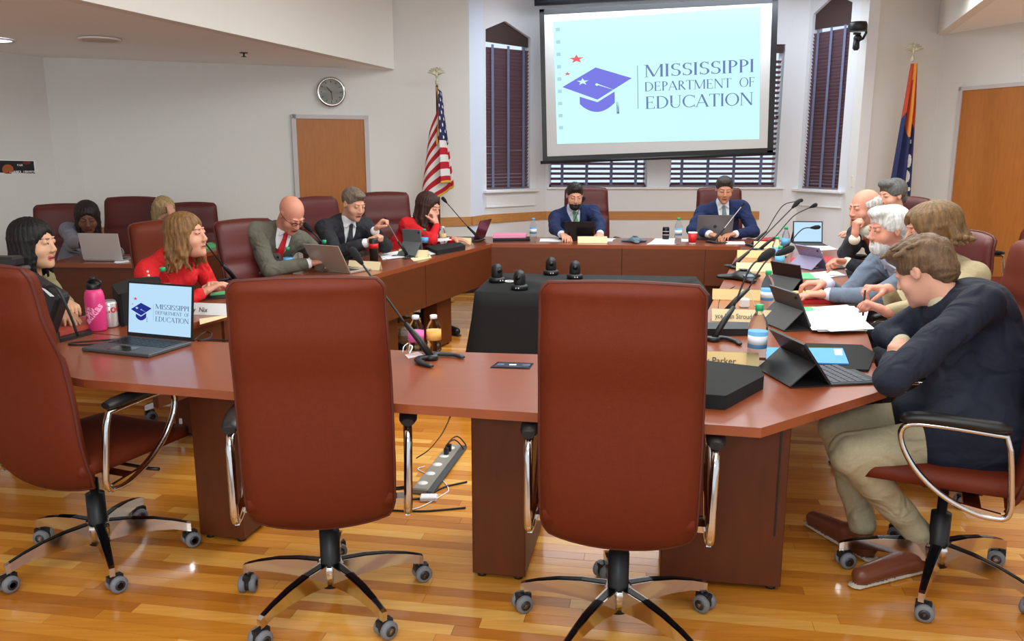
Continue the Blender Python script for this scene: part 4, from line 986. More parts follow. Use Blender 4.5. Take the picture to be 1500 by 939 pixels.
table('conference_table', 'right wing of the cherry table covered with papers, tablets and microphones', [rp(0, 0), rp(1, 0), rp(1.0, .76), rp(.6, .74), rp(.3, .72), rp(0.06, .70)],
      [(rp(1, .0), rp(.70, .0), .41, .03), (rp(.698, 0), rp(.4, 0), .41, .03), (rp(.398, 0), rp(.08, 0), .41, .03)],
      [(*rp(.3, .2), .3, .12, 71), (*rp(.62, .2), .3, .12, 71), (*rp(.9, .2), .3, .12, 71)])
# desk of the back row
bd0, bd1, bd2 = (-3.30, 5.86), (-2.71, 5.82), (-2.15, 7.05)
bt_ = table('back_row_desk', 'cherry back row desk with a plain front behind the woman in the red blouse', [(-3.34, 5.84), (-2.70, 5.80), (-2.08, 7.3), (-2.6, 7.5), (-3.0, 6.38), (-3.36, 6.42)],
      [((-3.32, 5.87), (-2.71, 5.83), .0, .03), ((-2.70, 5.83), (-2.10, 7.27), .0, .03)], [(-3.1, 6.15, .06, .4, 0)])
# black-clothed camera table
ct = thing('camera_table', 'low table under a black floor-length cloth in the middle of the horseshoe', 'table', (.45, 5.1, 0))
MB().prism([(-.2, 4.78), (1.12, 4.66), (1.2, 5.36), (-.10, 5.52)], .685, .708).build('table_top', DGREY, ct)
for x, y in ((-.1, 4.85), (1.0, 4.78), (1.05, 5.3), (-.02, 5.4)): MB().tube([(x, y, 0), (x, y, .69)], .018, 8).build('leg', DGREY, ct)
tc_ = thing('tablecloth', 'black cloth draped to the floor over the camera table', 'tablecloth', (.45, 5.1, 0))
cpts = [(-.22, 4.76), (.45, 4.70), (1.14, 4.64), (1.18, 5.0), (1.22, 5.38), (.55, 5.46), (-.12, 5.54), (-.17, 5.15)]
mb = MB(); ring = []
for i in range(len(cpts)):
    a, b = Vector(cpts[i]), Vector(cpts[(i+1) % len(cpts)]); d = (b-a); n = Vector((d.y, -d.x)).normalized()
    for k in range(12): ring.append((a+d*k/12, n, i*12+k))
NR = len(ring); rows = 9; cx_, cy_ = .47, 5.1; cvs = []
for j in range(rows):
    for (p, n, k) in ring:
        out = (p-Vector((cx_, cy_))).normalized(); f = j/(rows-1); amp = .035*f
        q = p+out*(.10*f)+n*(amp*math.sin(k*.55)+.012*f*math.sin(k*1.3)); cvs.append((q.x, q.y, .722-.716*f if j else .722))
mb.add(cvs, [(j*NR+k, (j+1)*NR+k, (j+1)*NR+(k+1) % NR, j*NR+(k+1) % NR) for j in range(rows-1) for k in range(NR)]+[list(range(NR))], 0, True)
o = mb.build('cloth', CLOTH_BLK, tc_)

# ================================================================ CHAIRS
BP = [(.385, -.190, .0), (.47, -.215, .0), (.56, -.232, .0), (.66, -.240, .0), (.76, -.248, 0), (.86, -.262, 0), (.93, -.285, 0), (1.0, -.306, 0), (1.07, -.315, 0), (1.13, -.326, 0), (1.17, -.345, 0)]
def chair_proto(leather):
    P = {}
    # backrest: sheet with thickness, rounded corners
    prof = spline([(0, y, z) for z, y, _ in BP], 3); n = len(prof); W = []
    vs = []; fs = []; mi = []; nx = 12; th = .062
    for side in (0, 1):
        for i, p in enumerate(prof):
            t = i/(n-1); hw = .222-.004*t+.005*math.sin(PI*t*1.5); 
            e = min(t, 1-t)*n*.9; cr = .02*max(0, 1-e/2.2)**2; hw -= cr
            nr = Vector((0, 1, .12)).normalized()
            for k in range(nx+1):
                u = -1+2*k/nx; edge = abs(u)**6
                q = Vector((hw*u, p.y, p.z)); bow = -.03*(1-u*u)*(-1) if False else 0
                q.y += .030*(u*u)*.55     # gentle wrap at the sides
                if i == 0: q.z -= .022*(1-u*u)
                if i == n-1: q.z += .010*(1-u*u)
                off = (th/2)*(1-.55*edge)*(1-.6*max(0, 1-e/1.5)**2)
                if side == 0 and .93 > p.z > .86: off -= .010*math.sin((p.z-.86)/.07*PI)
                if side == 0: q_ = max(0, min(1, (p.z-.91)/.06)); off += .014*q_*q_*(3-2*q_)
                if side == 1: pass
                vs.append(q+nr*off*(1 if side == 0 else -1))
    m_ = (nx+1)*n
    for i in range(n-1):
        for k in range(nx):
            a = i*(nx+1)+k; fs.append((a, a+nx+1, a+nx+2, a+1)); fs.append((m_+a, m_+a+1, m_+a+nx+2, m_+a+nx+1))
    rim = [k for k in range(nx+1)]+[i*(nx+1)+nx for i in range(1, n)]+[(n-1)*(nx+1)+k for k in range(nx-1, -1, -1)]+[i*(nx+1) for i in range(n-2, 0, -1)]
    for a, b in zip(rim, rim[1:]+rim[:1]): fs.append((b, a, a+m_, b+m_)[::-1])
    mb = MB(); mb.add(vs, fs, 0, True); P['backrest'] = mb
    r = [Vector(vs[a+m_])+Vector((0, .022, 0)) for a in rim]; r2 = []
    ctr = Vector((0, -.26, .8))
    for q in r: d = Vector((q.x, 0, q.z-.8)); r2.append(q+Vector((0, -.012, 0)))
    pb = MB(); pb.tube([q+Vector((.003*(1 if q.x > 0 else -1), 0, .003*(1 if q.z > .8 else -1))) for q in r2], .006, 6, close=True); P['piping'] = pb
    # seat
    F = MB(); 
    pr = [(-.22, .0), (-.1, .004), (.05, .0), (.18, -.004), (.245, -.022)]; nx2 = 10; sv = []; ns = 12
    top = []; 
    for side in (1, -1):
        for i in range(ns+1):
            t = i/ns; y = -.22+.49*t
            for k in range(nx2+1):
                u = -1+2*k/nx2; ed = max(abs(u)**5, abs(2*t-1)**8)
                hw = .232-.012*(abs(2*t-1)**4)
                z = .452+side*(.042*(1-.62*ed))-(.02*max(0, t-.75)*4*max(0, t-.75))
                top.append((hw*u, y, z+(.008*u*u if side == 1 else 0)))
    K = (nx2+1)*(ns+1); fs = []
    for i in range(ns):
        for k in range(nx2):
            a = i*(nx2+1)+k; fs.append((a, a+1, a+nx2+2, a+nx2+1)); fs.append((K+a, K+a+nx2+1, K+a+nx2+2, K+a+1))
    rim = [k for k in range(nx2+1)]+[i*(nx2+1)+nx2 for i in range(1, ns+1)]+[ns*(nx2+1)+k for k in range(nx2-1, -1, -1)]+[i*(nx2+1) for i in range(ns-1, 0, -1)]
    for a, b in zip(rim, rim[1:]+rim[:1]): fs.append((a, a+K, b+K, b))
    F.add(top, fs, 0, True); P['seat'] = F
    me = {}
    me['backrest'] = P['backrest'].mesh('backrest', leather); me['piping'] = P['piping'].mesh('piping', WELT); me['seat'] = P['seat'].mesh('seat', leather)
    # arm: pad and loop
    for s in (-1, 1):
        pad = MB(); pts = spline([(.275*s, -.15, .68), (.28*s, 0, .687), (.275*s, .11, .683), (.27*s, .165, .67)], 4); pad.tube(pts, [.02]+[.03]*(len(pts)-3)+[.026, .014], 10, flat=.62, up=(0, 0, 1)); me['pad%d' % s] = pad.mesh('arm_pad', BLACK)
        lp = MB(); path = spline([(.275*s, -.14, .655), (.275*s, .04, .662), (.274*s, .14, .653), (.274*s, .157, .60), (.274*s, .11, .51), (.272*s, .03, .435), (.27*s, -.06, .39), (.268*s, -.13, .378), (.27*s, -.172, .40), (.272*s, -.165, .52), (.275*s, -.15, .635)], 5)
        lp.tube(path[:-1], .0135, 8, close=True, flat=.75); lp.slab([(.26*s, -.02, .412), (.26*s, -.15, .395), (.26*s, -.16, .37), (.26*s, -.06, .365)], (s, 0, 0), .014)
        lp.box((.19*s, -.07, .392), (.16, .05, .02)); me['loop%d' % s] = lp.mesh('arm_loop', CHROME)
    col = MB(); col.lathe([(.038, .06), (.038, .13), (.034, .14), (.034, .26), (.017, .262), (.017, .40)], 18); col.box((0, -.02, .395), (.17, .20, .045), bev=.01); col.tube([(.1, .02, .39), (.24, .04, .38), (.28, .05, .38)], .007, 6)
    me['column'] = col.mesh('gas_column', BLACK)
    bs = MB(); bs.lathe([(.02, .075), (.045, .08), (.05, .13), (.045, .145)], 18)
    for k in range(5):
        a = PI/2+2*PI*k/5+.3; M = RZ(a); n = 6
        prf = [(.04, .148, .074, .040), (.12, .146, .085, .034), (.2, .136, .088, .029), (.27, .119, .084, .024), (.315, .104, .07, .021), (.33, .098, .066, .018)]
        vs = []
        for x, zt, zb, w_ in prf: vs += [M @ Vector((x, -w_/2, zb)), M @ Vector((x, w_/2, zb)), M @ Vector((x, w_/2, zt)), M @ Vector((x, -w_/2, zt))]
        fs = [(0, 3, 2, 1), (20, 21, 22, 23)]; 
        for i in range(5):
            for q in range(4): fs.append((i*4+q, i*4+(q+1) % 4, i*4+4+(q+1) % 4, i*4+4+q))
        bs.add(vs, fs, 0); cap = []
        for x, zt, zb, w_ in prf[:-1]: cap += [M @ Vector((x, -w_*.3, zt+.002)), M @ Vector((x, w_*.3, zt+.002))]
        bs.add(cap, [(i*2, i*2+2, i*2+3, i*2+1) for i in range(4)], 1)
    me['base'] = bs.mesh('star_base', [CHROME, BLACKG])
    cs = MB(); cs.tube([(0, 0, .035), (0, 0, .075)], .008, 8, 0); cs.box((0, .008, .052), (.026, .05, .022), 0)
    for s in (-1, 1):
        Mw = RY(PI/2); cs.lathe([(.012, -.011), (.027, -.011), (.0305, -.006), (.0305, .006), (.027, .011), (.018, .011)], 18, 1, c=(.0185*s, .012, .031), M=Mw)
        cs.lathe([(.0, .0115), (.018, .0115), (.018, .009)], 14, 2, c=(.0185*s, .012, .031), M=RY(PI/2*s)); cs.lathe([(0, .0122), (.0105, .0122)], 10, 3, c=(.0185*s, .012, .031), M=RY(PI/2*s))
    cs.lathe([(.024, -.006), (.024, .006)], 14, 0, c=(0, .012, .031), M=RY(PI/2))
    me['caster'] = cs.mesh('caster', [BLACK, GREY, mat('dark_hub', (50, 50, 54), .4), ALU])
    return me
CH = {'n': chair_proto(LEATH), 'd': chair_proto(LEATHD)}
def chair(label, x, y, face, group=None, kind='n', lean=0, casters=None, base=0, z=0):
    """face: degrees clockwise from +Y (away from the camera)"""
    me = CH[kind]; r = thing('conference_chair', label, 'chair', (x, y, 0), math.radians(-face), group)
    def ad(k, nm, parent=r, loc=None, rot=None, mesh=None):
        o = bpy.data.objects.new(nm, me[k]); C.objects.link(o); o.parent = parent
        if loc: o.location = loc
        if rot: o.rotation_euler = rot
        return o
    b = ad('backrest', 'backrest'); pv = Vector((0, -.2, .42)); a = math.radians(lean); R = Matrix.Rotation(a, 4, 'X'); b.matrix_local = Matrix.Translation(pv) @ R @ Matrix.Translation(-pv) @ Matrix.Translation((0, 0, z))
    ad('piping', 'piping', b); s = ad('seat', 'seat', loc=(0, 0, z))
    for q in (-1, 1): l = ad('loop%d' % q, 'arm_loop', loc=(0, 0, z)); ad('pad%d' % q, 'arm_pad', l)
    ad('column', 'gas_column'); bb = ad('base', 'star_base', rot=(0, 0, math.radians(base)))
    for k in range(5):
        t = PI/2+2*PI*k/5+.3; ad('caster', 'caster', bb, (.315*math.cos(t), .315*math.sin(t), 0), (0, 0, rnd.uniform(0, 6.28) if casters is None else casters[k]))
    return r
c1 = chair('empty russet high-back chair cut off by the left edge, beside the open laptop', -1.58, 2.91, 22, lean=1, base=2)
c2 = chair('empty russet high-back chair in the foreground left of the pedestal, back to the camera', -.625, 2.60, -8, base=-19)
c3 = chair('empty russet high-back chair in the foreground center, back to the camera', .345, 2.44, 10, base=-7, z=.012)
c4 = chair('russet chair in profile holding the man in the navy blazer and khaki trousers', 1.54, 2.74, -64, base=-8)
c6 = chair('russet chair behind the woman in the red pearl-trimmed blouse', -1.80, 4.62, 128, kind='n', lean=-2, z=-.05)
c7 = chair('empty oxblood chair turned between the woman in red and the bald man', -1.46, 5.12, 128, kind='d', lean=4, z=-.07)
c8 = chair('oxblood chair behind the man in the dark suit with raised hands', -1.30, 6.42, 122, kind='d')
c9 = chair('oxblood chair behind the brown-haired woman in the red jacket', -1.02, 7.10, 158, kind='d')
c9b = chair('oxblood chair under the bald man in the olive suit', -1.68, 5.62, 100, kind='d', lean=-8, z=-.14)
c10 = chair('oxblood chair behind the navy-suited man with sunglasses on his head', .78, 8.15, 176, kind='d')
c11 = chair('oxblood chair behind the navy-suited man with the silver laptop', 2.07, 8.05, 184, kind='d')
c12 = chair('dark back row chair behind the woman in the grey blazer', -3.50, 6.35, 160, kind='d', z=-.06)
c13 = chair('dark empty back row chair right of the woman in the grey blazer', -3.24, 6.85, 170, kind='d', z=-.03)
c14 = chair('dark chair glimpsed behind the dark-haired man at the right corner', 2.86, 6.5, -100, kind='d')
c15 = chair('empty russet chair standing by the right door, cut off by the frame', 4.12, 6.75, -96, kind='n', lean=2)
c16 = chair('russet chair at the left edge behind the black-haired woman', -2.78, 4.1, 92, kind='n', z=-.04, lean=0)
c17 = chair('chair under the white-haired bearded man in the grey-blue suit', 2.22, 4.35, -86, kind='d', z=-.08, lean=-8)
c18 = chair('chair under the brown-haired woman in the beige jacket', 2.04, 3.66, -80, kind='n', z=-.05, lean=-2)
c19 = chair('chair under the balding man with a hand at his chin', 2.58, 5.45, -84, kind='d', z=-.06, lean=-8)
c20 = chair('dark chair under the blond woman in the back row', -2.9, 7.45, 160, kind='d', z=-.12, lean=-6)

# ================================================================ THINGS ON THE TABLES
Z = TH+.001
def P2(px, py, z=None): return onz(px, py, TH if z is None else z)
def bottle(label, px, py, cap=CAPG, lab=LBLUE, h=.21, r=.031, group=None, lab2=None):
    p = P2(px, py); b = thing('water_bottle', label, 'bottle', (p.x, p.y, Z), group=group); k = h/.21
    pr = [(0, .002), (r*.8, 0), (r, .012), (r, .05), (r*.94, .056), (r, .062), (r, .135), (r*.92, .150), (r*.62, .172), (.0125, .184), (.0125, .198)]
    MB().lathe([(a, z*k) for a, z in pr], 22).build('bottle_body', WATER, b, world=False)
    MB().lathe([(r*1.015, .072*k), (r*1.015, .125*k)], 22).build('label_band', lab, b, world=False)
    if lab2: MB().lathe([(r*1.02, .085*k), (r*1.02, .112*k)], 22).build('label_stripe', lab2, b, world=False)
    MB().lathe([(.0145, .190*k), (.0145, .208*k), (.012, .21*k), (0, .21*k)], 16).build('cap', cap, b, world=False); return b
WL = mat('white_label', (226, 232, 240), .5)
bottle('tall clear water bottle with green cap by the black tablet case', 1107, 541, h=.24, r=.034, lab2=WL)
bottle('clear water bottle with green cap behind the grey tablet on the right wing', 1122, 462, h=.22, lab2=WL)
bottle('clear water bottle left of the blue-screen tablet, nearer of the pair', 1136, 388, h=.2)
bottle('clear water bottle behind the blue-screen tablet, farther of the pair', 1149, 374, h=.22)
bottle('clear bottle beside the red cup and tilted tablet', 1141, 398, h=.17)
bottle('small water bottle with pink label and white cap by the microphone foot', 610, 519, CAPW, LPK, .155, .031)
bottle('small water bottle with orange label and white cap behind the microphone', 636, 516, CAPW, LOR, .15, .029)
bottle('water bottle with green cap behind the open logo laptop', 243, 452, lab=mat('red_white_label', (214, 120, 110), .5))
bottle('water bottle with green cap in front of the bald man', 423, 400, h=.17)
bottle('water bottle with green cap beside the tan laptop', 477, 398, h=.21, lab2=WL)
bottle('water bottle by the grey tablet near the woman in the red jacket', 622, 366, h=.17)
bottle('clear water bottle left of the far man with sunglasses', 781, 354, lab2=WL, cap=LBLUE)
bottle('clear water bottle between the black can and the red cup', 993, 358, h=.23, lab2=WL)
bottle('small clear bottle beside the hand of the woman in the red jacket', 649, 357, h=.15, lab=mat('tan_label', (216, 180, 130), .5), cap=CAPW)
def mic(label, bx, by, hx, hy, dy=0, bend=.0, foot=True, head=.016, colr=BLACK, turn=0, group=None, hl=.06, stiff=.17):
    p = P2(bx, by); q = ony(hx, hy, p.y+dy); m = thing('gooseneck_microphone', label, 'microphone', (p.x, p.y, Z), group=group); q = q-Vector((p.x, p.y, Z))
    d = Vector((q.x, q.y, 0)); dn = d.normalized() if d.length > .01 else Vector((1, 0, 0)); s = dn.cross(Vector((0, 0, 1)))
    a = math.radians(turn); dd = Matrix.Rotation(a, 3, 'Z') @ dn; ss = dd.cross(Vector((0, 0, 1)))
    ft = MB()
    for i in (-1, 1): ft.tube(spline([dd*.015*0+Vector((0, 0, .012)), dd*-.02+ss*.05*i+Vector((0, 0, .010)), dd*.035+ss*.085*i+Vector((0, 0, .008)), dd*.09+ss*.085*i+Vector((0, 0, .006))], 4), [.018]*4+[.016]*4+[.013]*4+[.007], 8, flat=.5, up=(0, 0, 1))
    ft.lathe([(.026, 0), (.026, .016), (.014, .02)], 14); ft.build('foot', BLACK, m, world=False)
    low = Vector((0, 0, .01)); e = q.normalized()*stiff*min(1, q.length/.4); e = e+Vector((0, 0, bend*.1))
    st = MB(); st.tube([low, low+e*.5, e], [.013, .013, .009], 10); st.build('stem_base', BLACK, m, world=False)
    mid = e+(q-e)*.55+Vector((0, 0, bend)); hd = (q-mid).normalized()
    tip = q-hd*hl*.5
    MB().tube(spline([e, e+(mid-e)*.6+Vector((0, 0, bend*.3)), mid, tip], 6), .0042, 7).build('gooseneck', colr, m, world=False)
    hb = MB(); hb.tube([tip-hd*.02, tip, tip+hd*hl*.3, tip+hd*hl*.8, tip+hd*hl], [.006, head*.7, head, head, head*.55], 12); hb.build('windscreen', mat('foam', (24, 24, 26), .95, bump=.4, bscale=400), m, world=False); return m
mic('tall gooseneck microphone with crescent foot on the near table between the chairs', 632, 527, 520, 372, dy=.10, turn=160, hl=.06)
mic('nearest gooseneck microphone on the right wing, its big foam head left of the pair', 1045, 500, 1124, 373, dy=.16, bend=.06, head=.020, turn=-120, hl=.085)
mic('second gooseneck microphone on the right wing, leaning over the grey tablet', 1062, 460, 1152, 367, dy=.1, bend=.05, head=.018, turn=-60, hl=.085)
mic('gooseneck microphone on the right wing in front of the chinned-hand man, lowest far head', 1128, 376, 1196, 333, dy=.05, bend=.05, hl=.06)
mic('gooseneck microphone with a white-tipped base in the middle of the right wing', 1073, 393, 1167, 298, dy=.2, bend=.0, hl=.06)
mic('gooseneck microphone whose thin neck bends flat at the top, farthest on the right wing', 1101, 361, 1172, 294, dy=.1, bend=.09, hl=.05)
mic('gooseneck microphone arcing right below the two highest heads', 1112, 368, 1193, 301, dy=.1, bend=.05, hl=.05)
mic('gooseneck microphone pointing at the woman in the red blouse', 345, 412, 295, 349, dy=-.3, bend=.0, hl=.06, head=.018)
mic('low gooseneck microphone left of the bald man\'s tablet', 396, 398, 369, 392, dy=-.05, bend=.0, hl=.07, head=.018, stiff=.1)
mic('gooseneck microphone in front of the man in the olive suit', 507, 392, 450, 332, dy=-.15, bend=.0, hl=.06, head=.018)
mic('gooseneck microphone by the tablet left of the woman in the red jacket', 597, 377, 565, 322, dy=-.1, bend=.0, colr=ALU, hl=.04, head=.012)
mic('gooseneck microphone leaning left beside the dark red laptop', 703, 353, 650, 292, dy=.1, bend=.0, hl=.05)
mic('gooseneck microphone in front of the far man with sunglasses', 829, 352, 855, 291, dy=.15, hl=.04)
mic('silver-necked gooseneck microphone in front of the far silver laptop', 1044, 356, 1089, 299, dy=.15, colr=ALU, hl=.03, head=.009)
# laptops and tablets
def clam(name, label, cat, px, py, rz, w_, d_, tilt, body=DGREY, lid=None, screen=None, lift=.0, thick=.014, kb=True):
    """px,py: centre of the hinge on the table; rz: 0 means the screen faces the camera; tilt back in degrees"""
    p = P2(px, py); t = thing(name, label, cat, (p.x, p.y, Z), math.radians(rz)); 
    b = MB(); b.box((0, -d_/2, thick/2), (w_, d_, thick), bev=.003); bo = b.build('keyboard_deck', body, t, world=False)
    if kb:
        k = MB()
        for r in range(5):
            for c in range(12): k.box((-w_*.42+w_*.84*(c+.5)/12, -d_*.14-r*d_*.09, thick+.0008), (w_*.062, d_*.07, .0016))
        k.build('keys', BLACK, bo, world=False); kk = k
        tp = MB(); tp.box((0, -d_*.8, thick+.0004), (w_*.32, d_*.28, .0008)); tp.build('trackpad', BLACKG, bo, world=False)
    a = math.radians(tilt); up = Vector((0, math.sin(a), math.cos(a))); nf = Vector((0, -math.cos(a), math.sin(a))); H = d_*.98
    l = MB(); o = Vector((0, .002, thick)); l.slab([o+Vector((-w_/2, 0, 0)), o+Vector((w_/2, 0, 0)), o+Vector((w_/2, 0, 0))+up*H, o+Vector((-w_/2, 0, 0))+up*H], -nf, .006); ld = l.build('lid', lid or body, t, world=False)
    s = MB(); i = .008; s.slab([o+Vector((-w_/2+i, 0, 0))+up*i*2, o+Vector((w_/2-i, 0, 0))+up*i*2, o+Vector((w_/2-i, 0, 0))+up*(H-i), o+Vector((-w_/2+i, 0, 0))+up*(H-i)], nf, .0012); s.build('display', screen or BLACKG, ld, world=False)
    return t, ld, lambda u, v, l=1: o+Vector((-w_/2+i+(w_-2*i)*u, 0, 0))+up*(i*2+(H-3*i)*v)+nf*(.0014+.0004*l)
t, ld, fr = clam('laptop', 'open grey laptop on the near table showing the blue education logo', 'laptop', 233, 501, -20, .34, .235, 8, DGREY, BLACK, LCD)
logo(ld, fr, dict(blue=LCDB, bg=LCD, slate=LCDV, red=LCDR, text=LCDT))
clam('laptop', 'light silver laptop seen from behind in front of the woman in the grey blazer', 'laptop', 152, 383, 172, .31, .2, 10, ALU, mat('light_silver', (196, 194, 194), .4, .3))
tl, ld2, _f = clam('laptop', 'dark silver laptop with a round emblem on its lid before the far right man', 'laptop', 1045, 351, 183, .33, .22, 12, DGREY, mat('space_grey', (112, 108, 110), .38, .5))
q = MB(); q.lathe([(0, 0), (.016, 0)], 16, c=(0, 0, .12)); 
q = MB(); a = math.radians(12); q.lathe([(.0, .0), (.016, .0), (.016, .001)], 18, c=Vector((0, .002, .014))+Vector((0, math.sin(a), math.cos(a)))*.11+Vector((0, math.cos(a), -math.sin(a)))*.0062, M=RX(-PI/2-a)); q.build('round_emblem', BLACKG, ld2, world=False)
clam('laptop', 'black laptop seen from behind before the far man with sunglasses', 'laptop', 848, 353, 178, .265, .17, 14, BLACK, BLACKG)
clam('laptop', 'dark red laptop lid seen edge-on beside the leaning microphone', 'laptop', 701, 352, 250, .27, .19, 22, DGREY, mat('dark_red_lid', (98, 34, 46), .3, .3))
t, ld, fr = clam('laptop', 'tan-grey laptop with its lid tipped far back beside the dark-suited man', 'laptop', 488, 399, 150, .30, .21, 30, mat('warm_grey', (168, 156, 144), .4, .3), mat('warm_grey', (168, 156, 144), .4, .3))
def folio(label, px, py, rz, w_, h_, tilt, case=BLACKG, scr_=BLACKG, keys=True, strut=True, cat='tablet', kbl=.19):
    """tablet in a folding stand case; screen side faces local -Y where the keyboard lies"""
    p = P2(px, py); t = thing('tablet_folio', label, cat, (p.x, p.y, Z), math.radians(rz)); a = math.radians(tilt); up = Vector((0, math.sin(a), math.cos(a))); nf = Vector((0, -math.cos(a), math.sin(a)))
    o = Vector((0, 0, .008)); l = MB(); X = Vector((w_/2, 0, 0)); l.slab([o-X, o+X, o+X+up*h_, o-X+up*h_], -nf, .008); tb = l.build('tablet', case, t, world=False)
    s = MB(); i = .010; Xi = Vector((w_/2-i, 0, 0)); s.slab([o-Xi+up*i, o+Xi+up*i, o+Xi+up*(h_-i), o-Xi+up*(h_-i)], nf, .001); s.build('display', scr_, tb, world=False)
    if strut:
        top = o+up*h_*.52-nf*.008; ft = Vector((0, top.y+.085, .004)); m = MB(); m.slab([top-X, top+X, ft+X, ft-X], (0, 1, .5), .004); m.slab([ft-X, ft+X, Vector((w_/2, .0, .004)), Vector((-w_/2, 0, .004))], (0, 0, -1), .003); m.build('stand_flap', case, t, world=False)
    m = MB(); m.box((0, -kbl/2, .004), (w_, kbl, .007), bev=.002); kb = m.build('keyboard_cover', mat('charcoal_cover', (52, 54, 58), .7), t, world=False)
    if keys:
        k = MB()
        for r in range(5):
            for c in range(12): k.box((-w_*.44+w_*.88*(c+.5)/12, -kbl*.14-r*kbl*.155, .0085), (w_*.058, kbl*.12, .002))
        k.build('keys', mat('key_grey', (78, 80, 86), .6), kb, world=False)
    m = MB(); c_ = o+up*(h_-.022)-nf*.009-X*.82; m.lathe([(0, 0), (.008, 0), (.008, .002)], 12, c=c_, M=Matrix(((1, 0, 0), (0, 0, 1), (0, 1, 0)))); m.build('camera_lens', BLACK, tb, world=False)
    return t, tb
folio('black tablet propped in a folding stand with keyboard nearest the table corner', 1190, 552, 99, .25, .178, 36, BLACK, emis('tablet_blue', (120, 150, 226), .7))
folio('grey-black tablet leaning in its stand behind the tall bottle', 1168, 476, 101, .25, .18, 26, mat('slate_case', (66, 66, 68), .45), BLACKG, keys=False)
folio('lavender tablet leaning beside the red cup', 1196, 392, 110, .24, .17, 32, LAV, LAV, keys=False)
folio('slim black tablet propped up by the hands of the white-haired man', 1158, 428, 116, .22, .17, 18, BLACK, DGREY, keys=False, kbl=.1)
t, tb = folio('tablet with a pale blue screen facing the camera at the far right', 1183, 357, -8, .25, .19, 16, BLACK, LCD, keys=False, kbl=.2)
folio('grey tablet case standing in front of the bald man', 399, 399, 165, .15, .12, 8, mat('mid_grey_case', (92, 96, 98), .5), BLACKG, keys=False, kbl=.1)
folio('tall grey tablet standing left of the woman in the red jacket', 607, 375, 150, .17, .20, 8, mat('mid_grey_case', (92, 96, 98), .5), BLACKG, keys=False, kbl=.1)
# name plates
def plate(label, px, py, rz, w_=.24, txt=None, m=BRASSP, sx=.9, t0=None):
    p = P2(px, py); t = thing('name_plate', label, 'name plate', (p.x, p.y, Z), math.radians(rz)); h = .055
    mb = MB(); mb.slab([(-w_/2, 0, 0), (w_/2, 0, 0), (w_/2, .022, h), (-w_/2, .022, h)], (0, 1, 0), .006); mb.slab([(-w_/2, .022, h), (w_/2, .022, h), (w_/2, .04, 0), (-w_/2, .04, 0)], (0, 1, 0), .004); mb.build('plate', m, t, world=False)
    if txt:
        T = Matrix.Translation((t0 if t0 is not None else -w_*.42, .0035, .014)) @ Matrix.Rotation(math.radians(68), 4, 'X') @ Matrix.Translation((0, 0, .002)); text_obj(txt, .034, mat('engraving', (70, 56, 40), .6), t, T, sx=sx)
    return t
plate('brass name plate reading Parker in front of the tall bottle', 1056, 539, -9, .27, 'sby Parker', sx=.95, t0=-.085)
plate('cream name plate reading Jean Stroud on the right wing', 1086, 472, -9, .27, 'yce Jean Stroud', CREAM, sx=.78, t0=-.12)
plate('tan name plate on the right wing below the black conference phone', 1080, 440, -10, .26, None, BRASSP)
plate('cream name plate left of the black conference phone on the right wing', 1108, 398, -10, .26, None, CREAM)
plate('tan name plate beside the middle microphones of the right wing', 1106, 378, -10, .26, None, BRASSP)
plate('pale name plate at the far end of the right wing', 1128, 364, -10, .26, None, CREAM)
plate('white name plate behind the open logo laptop with faint lettering', 305, 462, 68-78, .26, 'elly  Nix', PAPER, sx=.9)
plate('cream name plate in front of the tan laptop', 532, 395, -20, .24, None, CREAM)
plate('cream name plate near the joint of the left wing', 604, 377, -18, .24, None, CREAM)
plate('cream name plate beside the leaning far-left microphone', 673, 358, -15, .2, None, CREAM)
plate('cream name plate in front of the far man with sunglasses', 868, 356, 0, .26, None, CREAM)
# papers, folders
def sheet(label, pts, m=PAPER, h=.004, name='paper', cat='paper', group=None, z=0, n_=1, lab=None):
    ps = [P2(*q) for q in pts]; c = sum(ps, Vector())/len(ps); t = thing(name, label, cat, (c.x, c.y, Z+z), group=group); mb = MB(); r = random.Random(len(label))
    for k in range(n_):
        a = r.uniform(-.22, .22)*(k > 0); M = RZ(a); mb.prism([((M @ (p-c)).x, (M @ (p-c)).y) for p in ps], k*h, (k+1)*h-.0004)
    mb.build('sheet' if cat == 'paper' else 'cover', m, t, world=False); return t
sheet('fan of white papers spread over the keyboard of the grey tablet', [(1168, 464), (1262, 457), (1270, 489), (1198, 490)], n_=4, h=.0025, z=.012)
sheet('white papers on a green folder before the white-haired man', [(1190, 453), (1244, 450), (1262, 462), (1196, 466)], n_=3, h=.002, z=.005)
sheet('green folder under the white papers before the white-haired man', [(1150, 452), (1192, 450), (1240, 460), (1160, 465)], GREEN, .003, 'folder', 'folder')
sheet('bright blue folder with a white sticker beside the nearest tablet', [(1120, 514), (1234, 515), (1243, 538), (1120, 535)], BLUE, .005, 'folder', 'folder', z=.009)
sheet('pink sheet peeking from under the blue folder', [(1119, 530), (1243, 536), (1243, 541), (1118, 538)], PINKP, .002, z=.006)
sheet('small white sticker on the blue folder', [(1221, 517), (1232, 517), (1234, 526), (1223, 526)], PAPER, .0006, 'sticker', 'sticker', z=.0145)
sheet('red folder under a yellow pad beside the white-haired man\'s hands', [(1168, 440), (1238, 437), (1240, 444), (1168, 446)], REDF, .02, 'folder', 'folder')
sheet('manila pad on the red folder under the white-haired man\'s hand', [(1160, 434), (1212, 432), (1214, 437), (1160, 440)], mat('manila', (206, 176, 112), .7), .008, 'note_pad', 'note pad', z=.022)
sheet('green folder beyond the hands of the white-haired man', [(1160, 400), (1186, 400), (1196, 409), (1158, 409)], GREEN, .003, 'folder', 'folder')
sheet('white sheets beyond the hands of the white-haired man', [(1188, 400), (1226, 398), (1240, 404), (1192, 409)], PAPER, .002, n_=2)
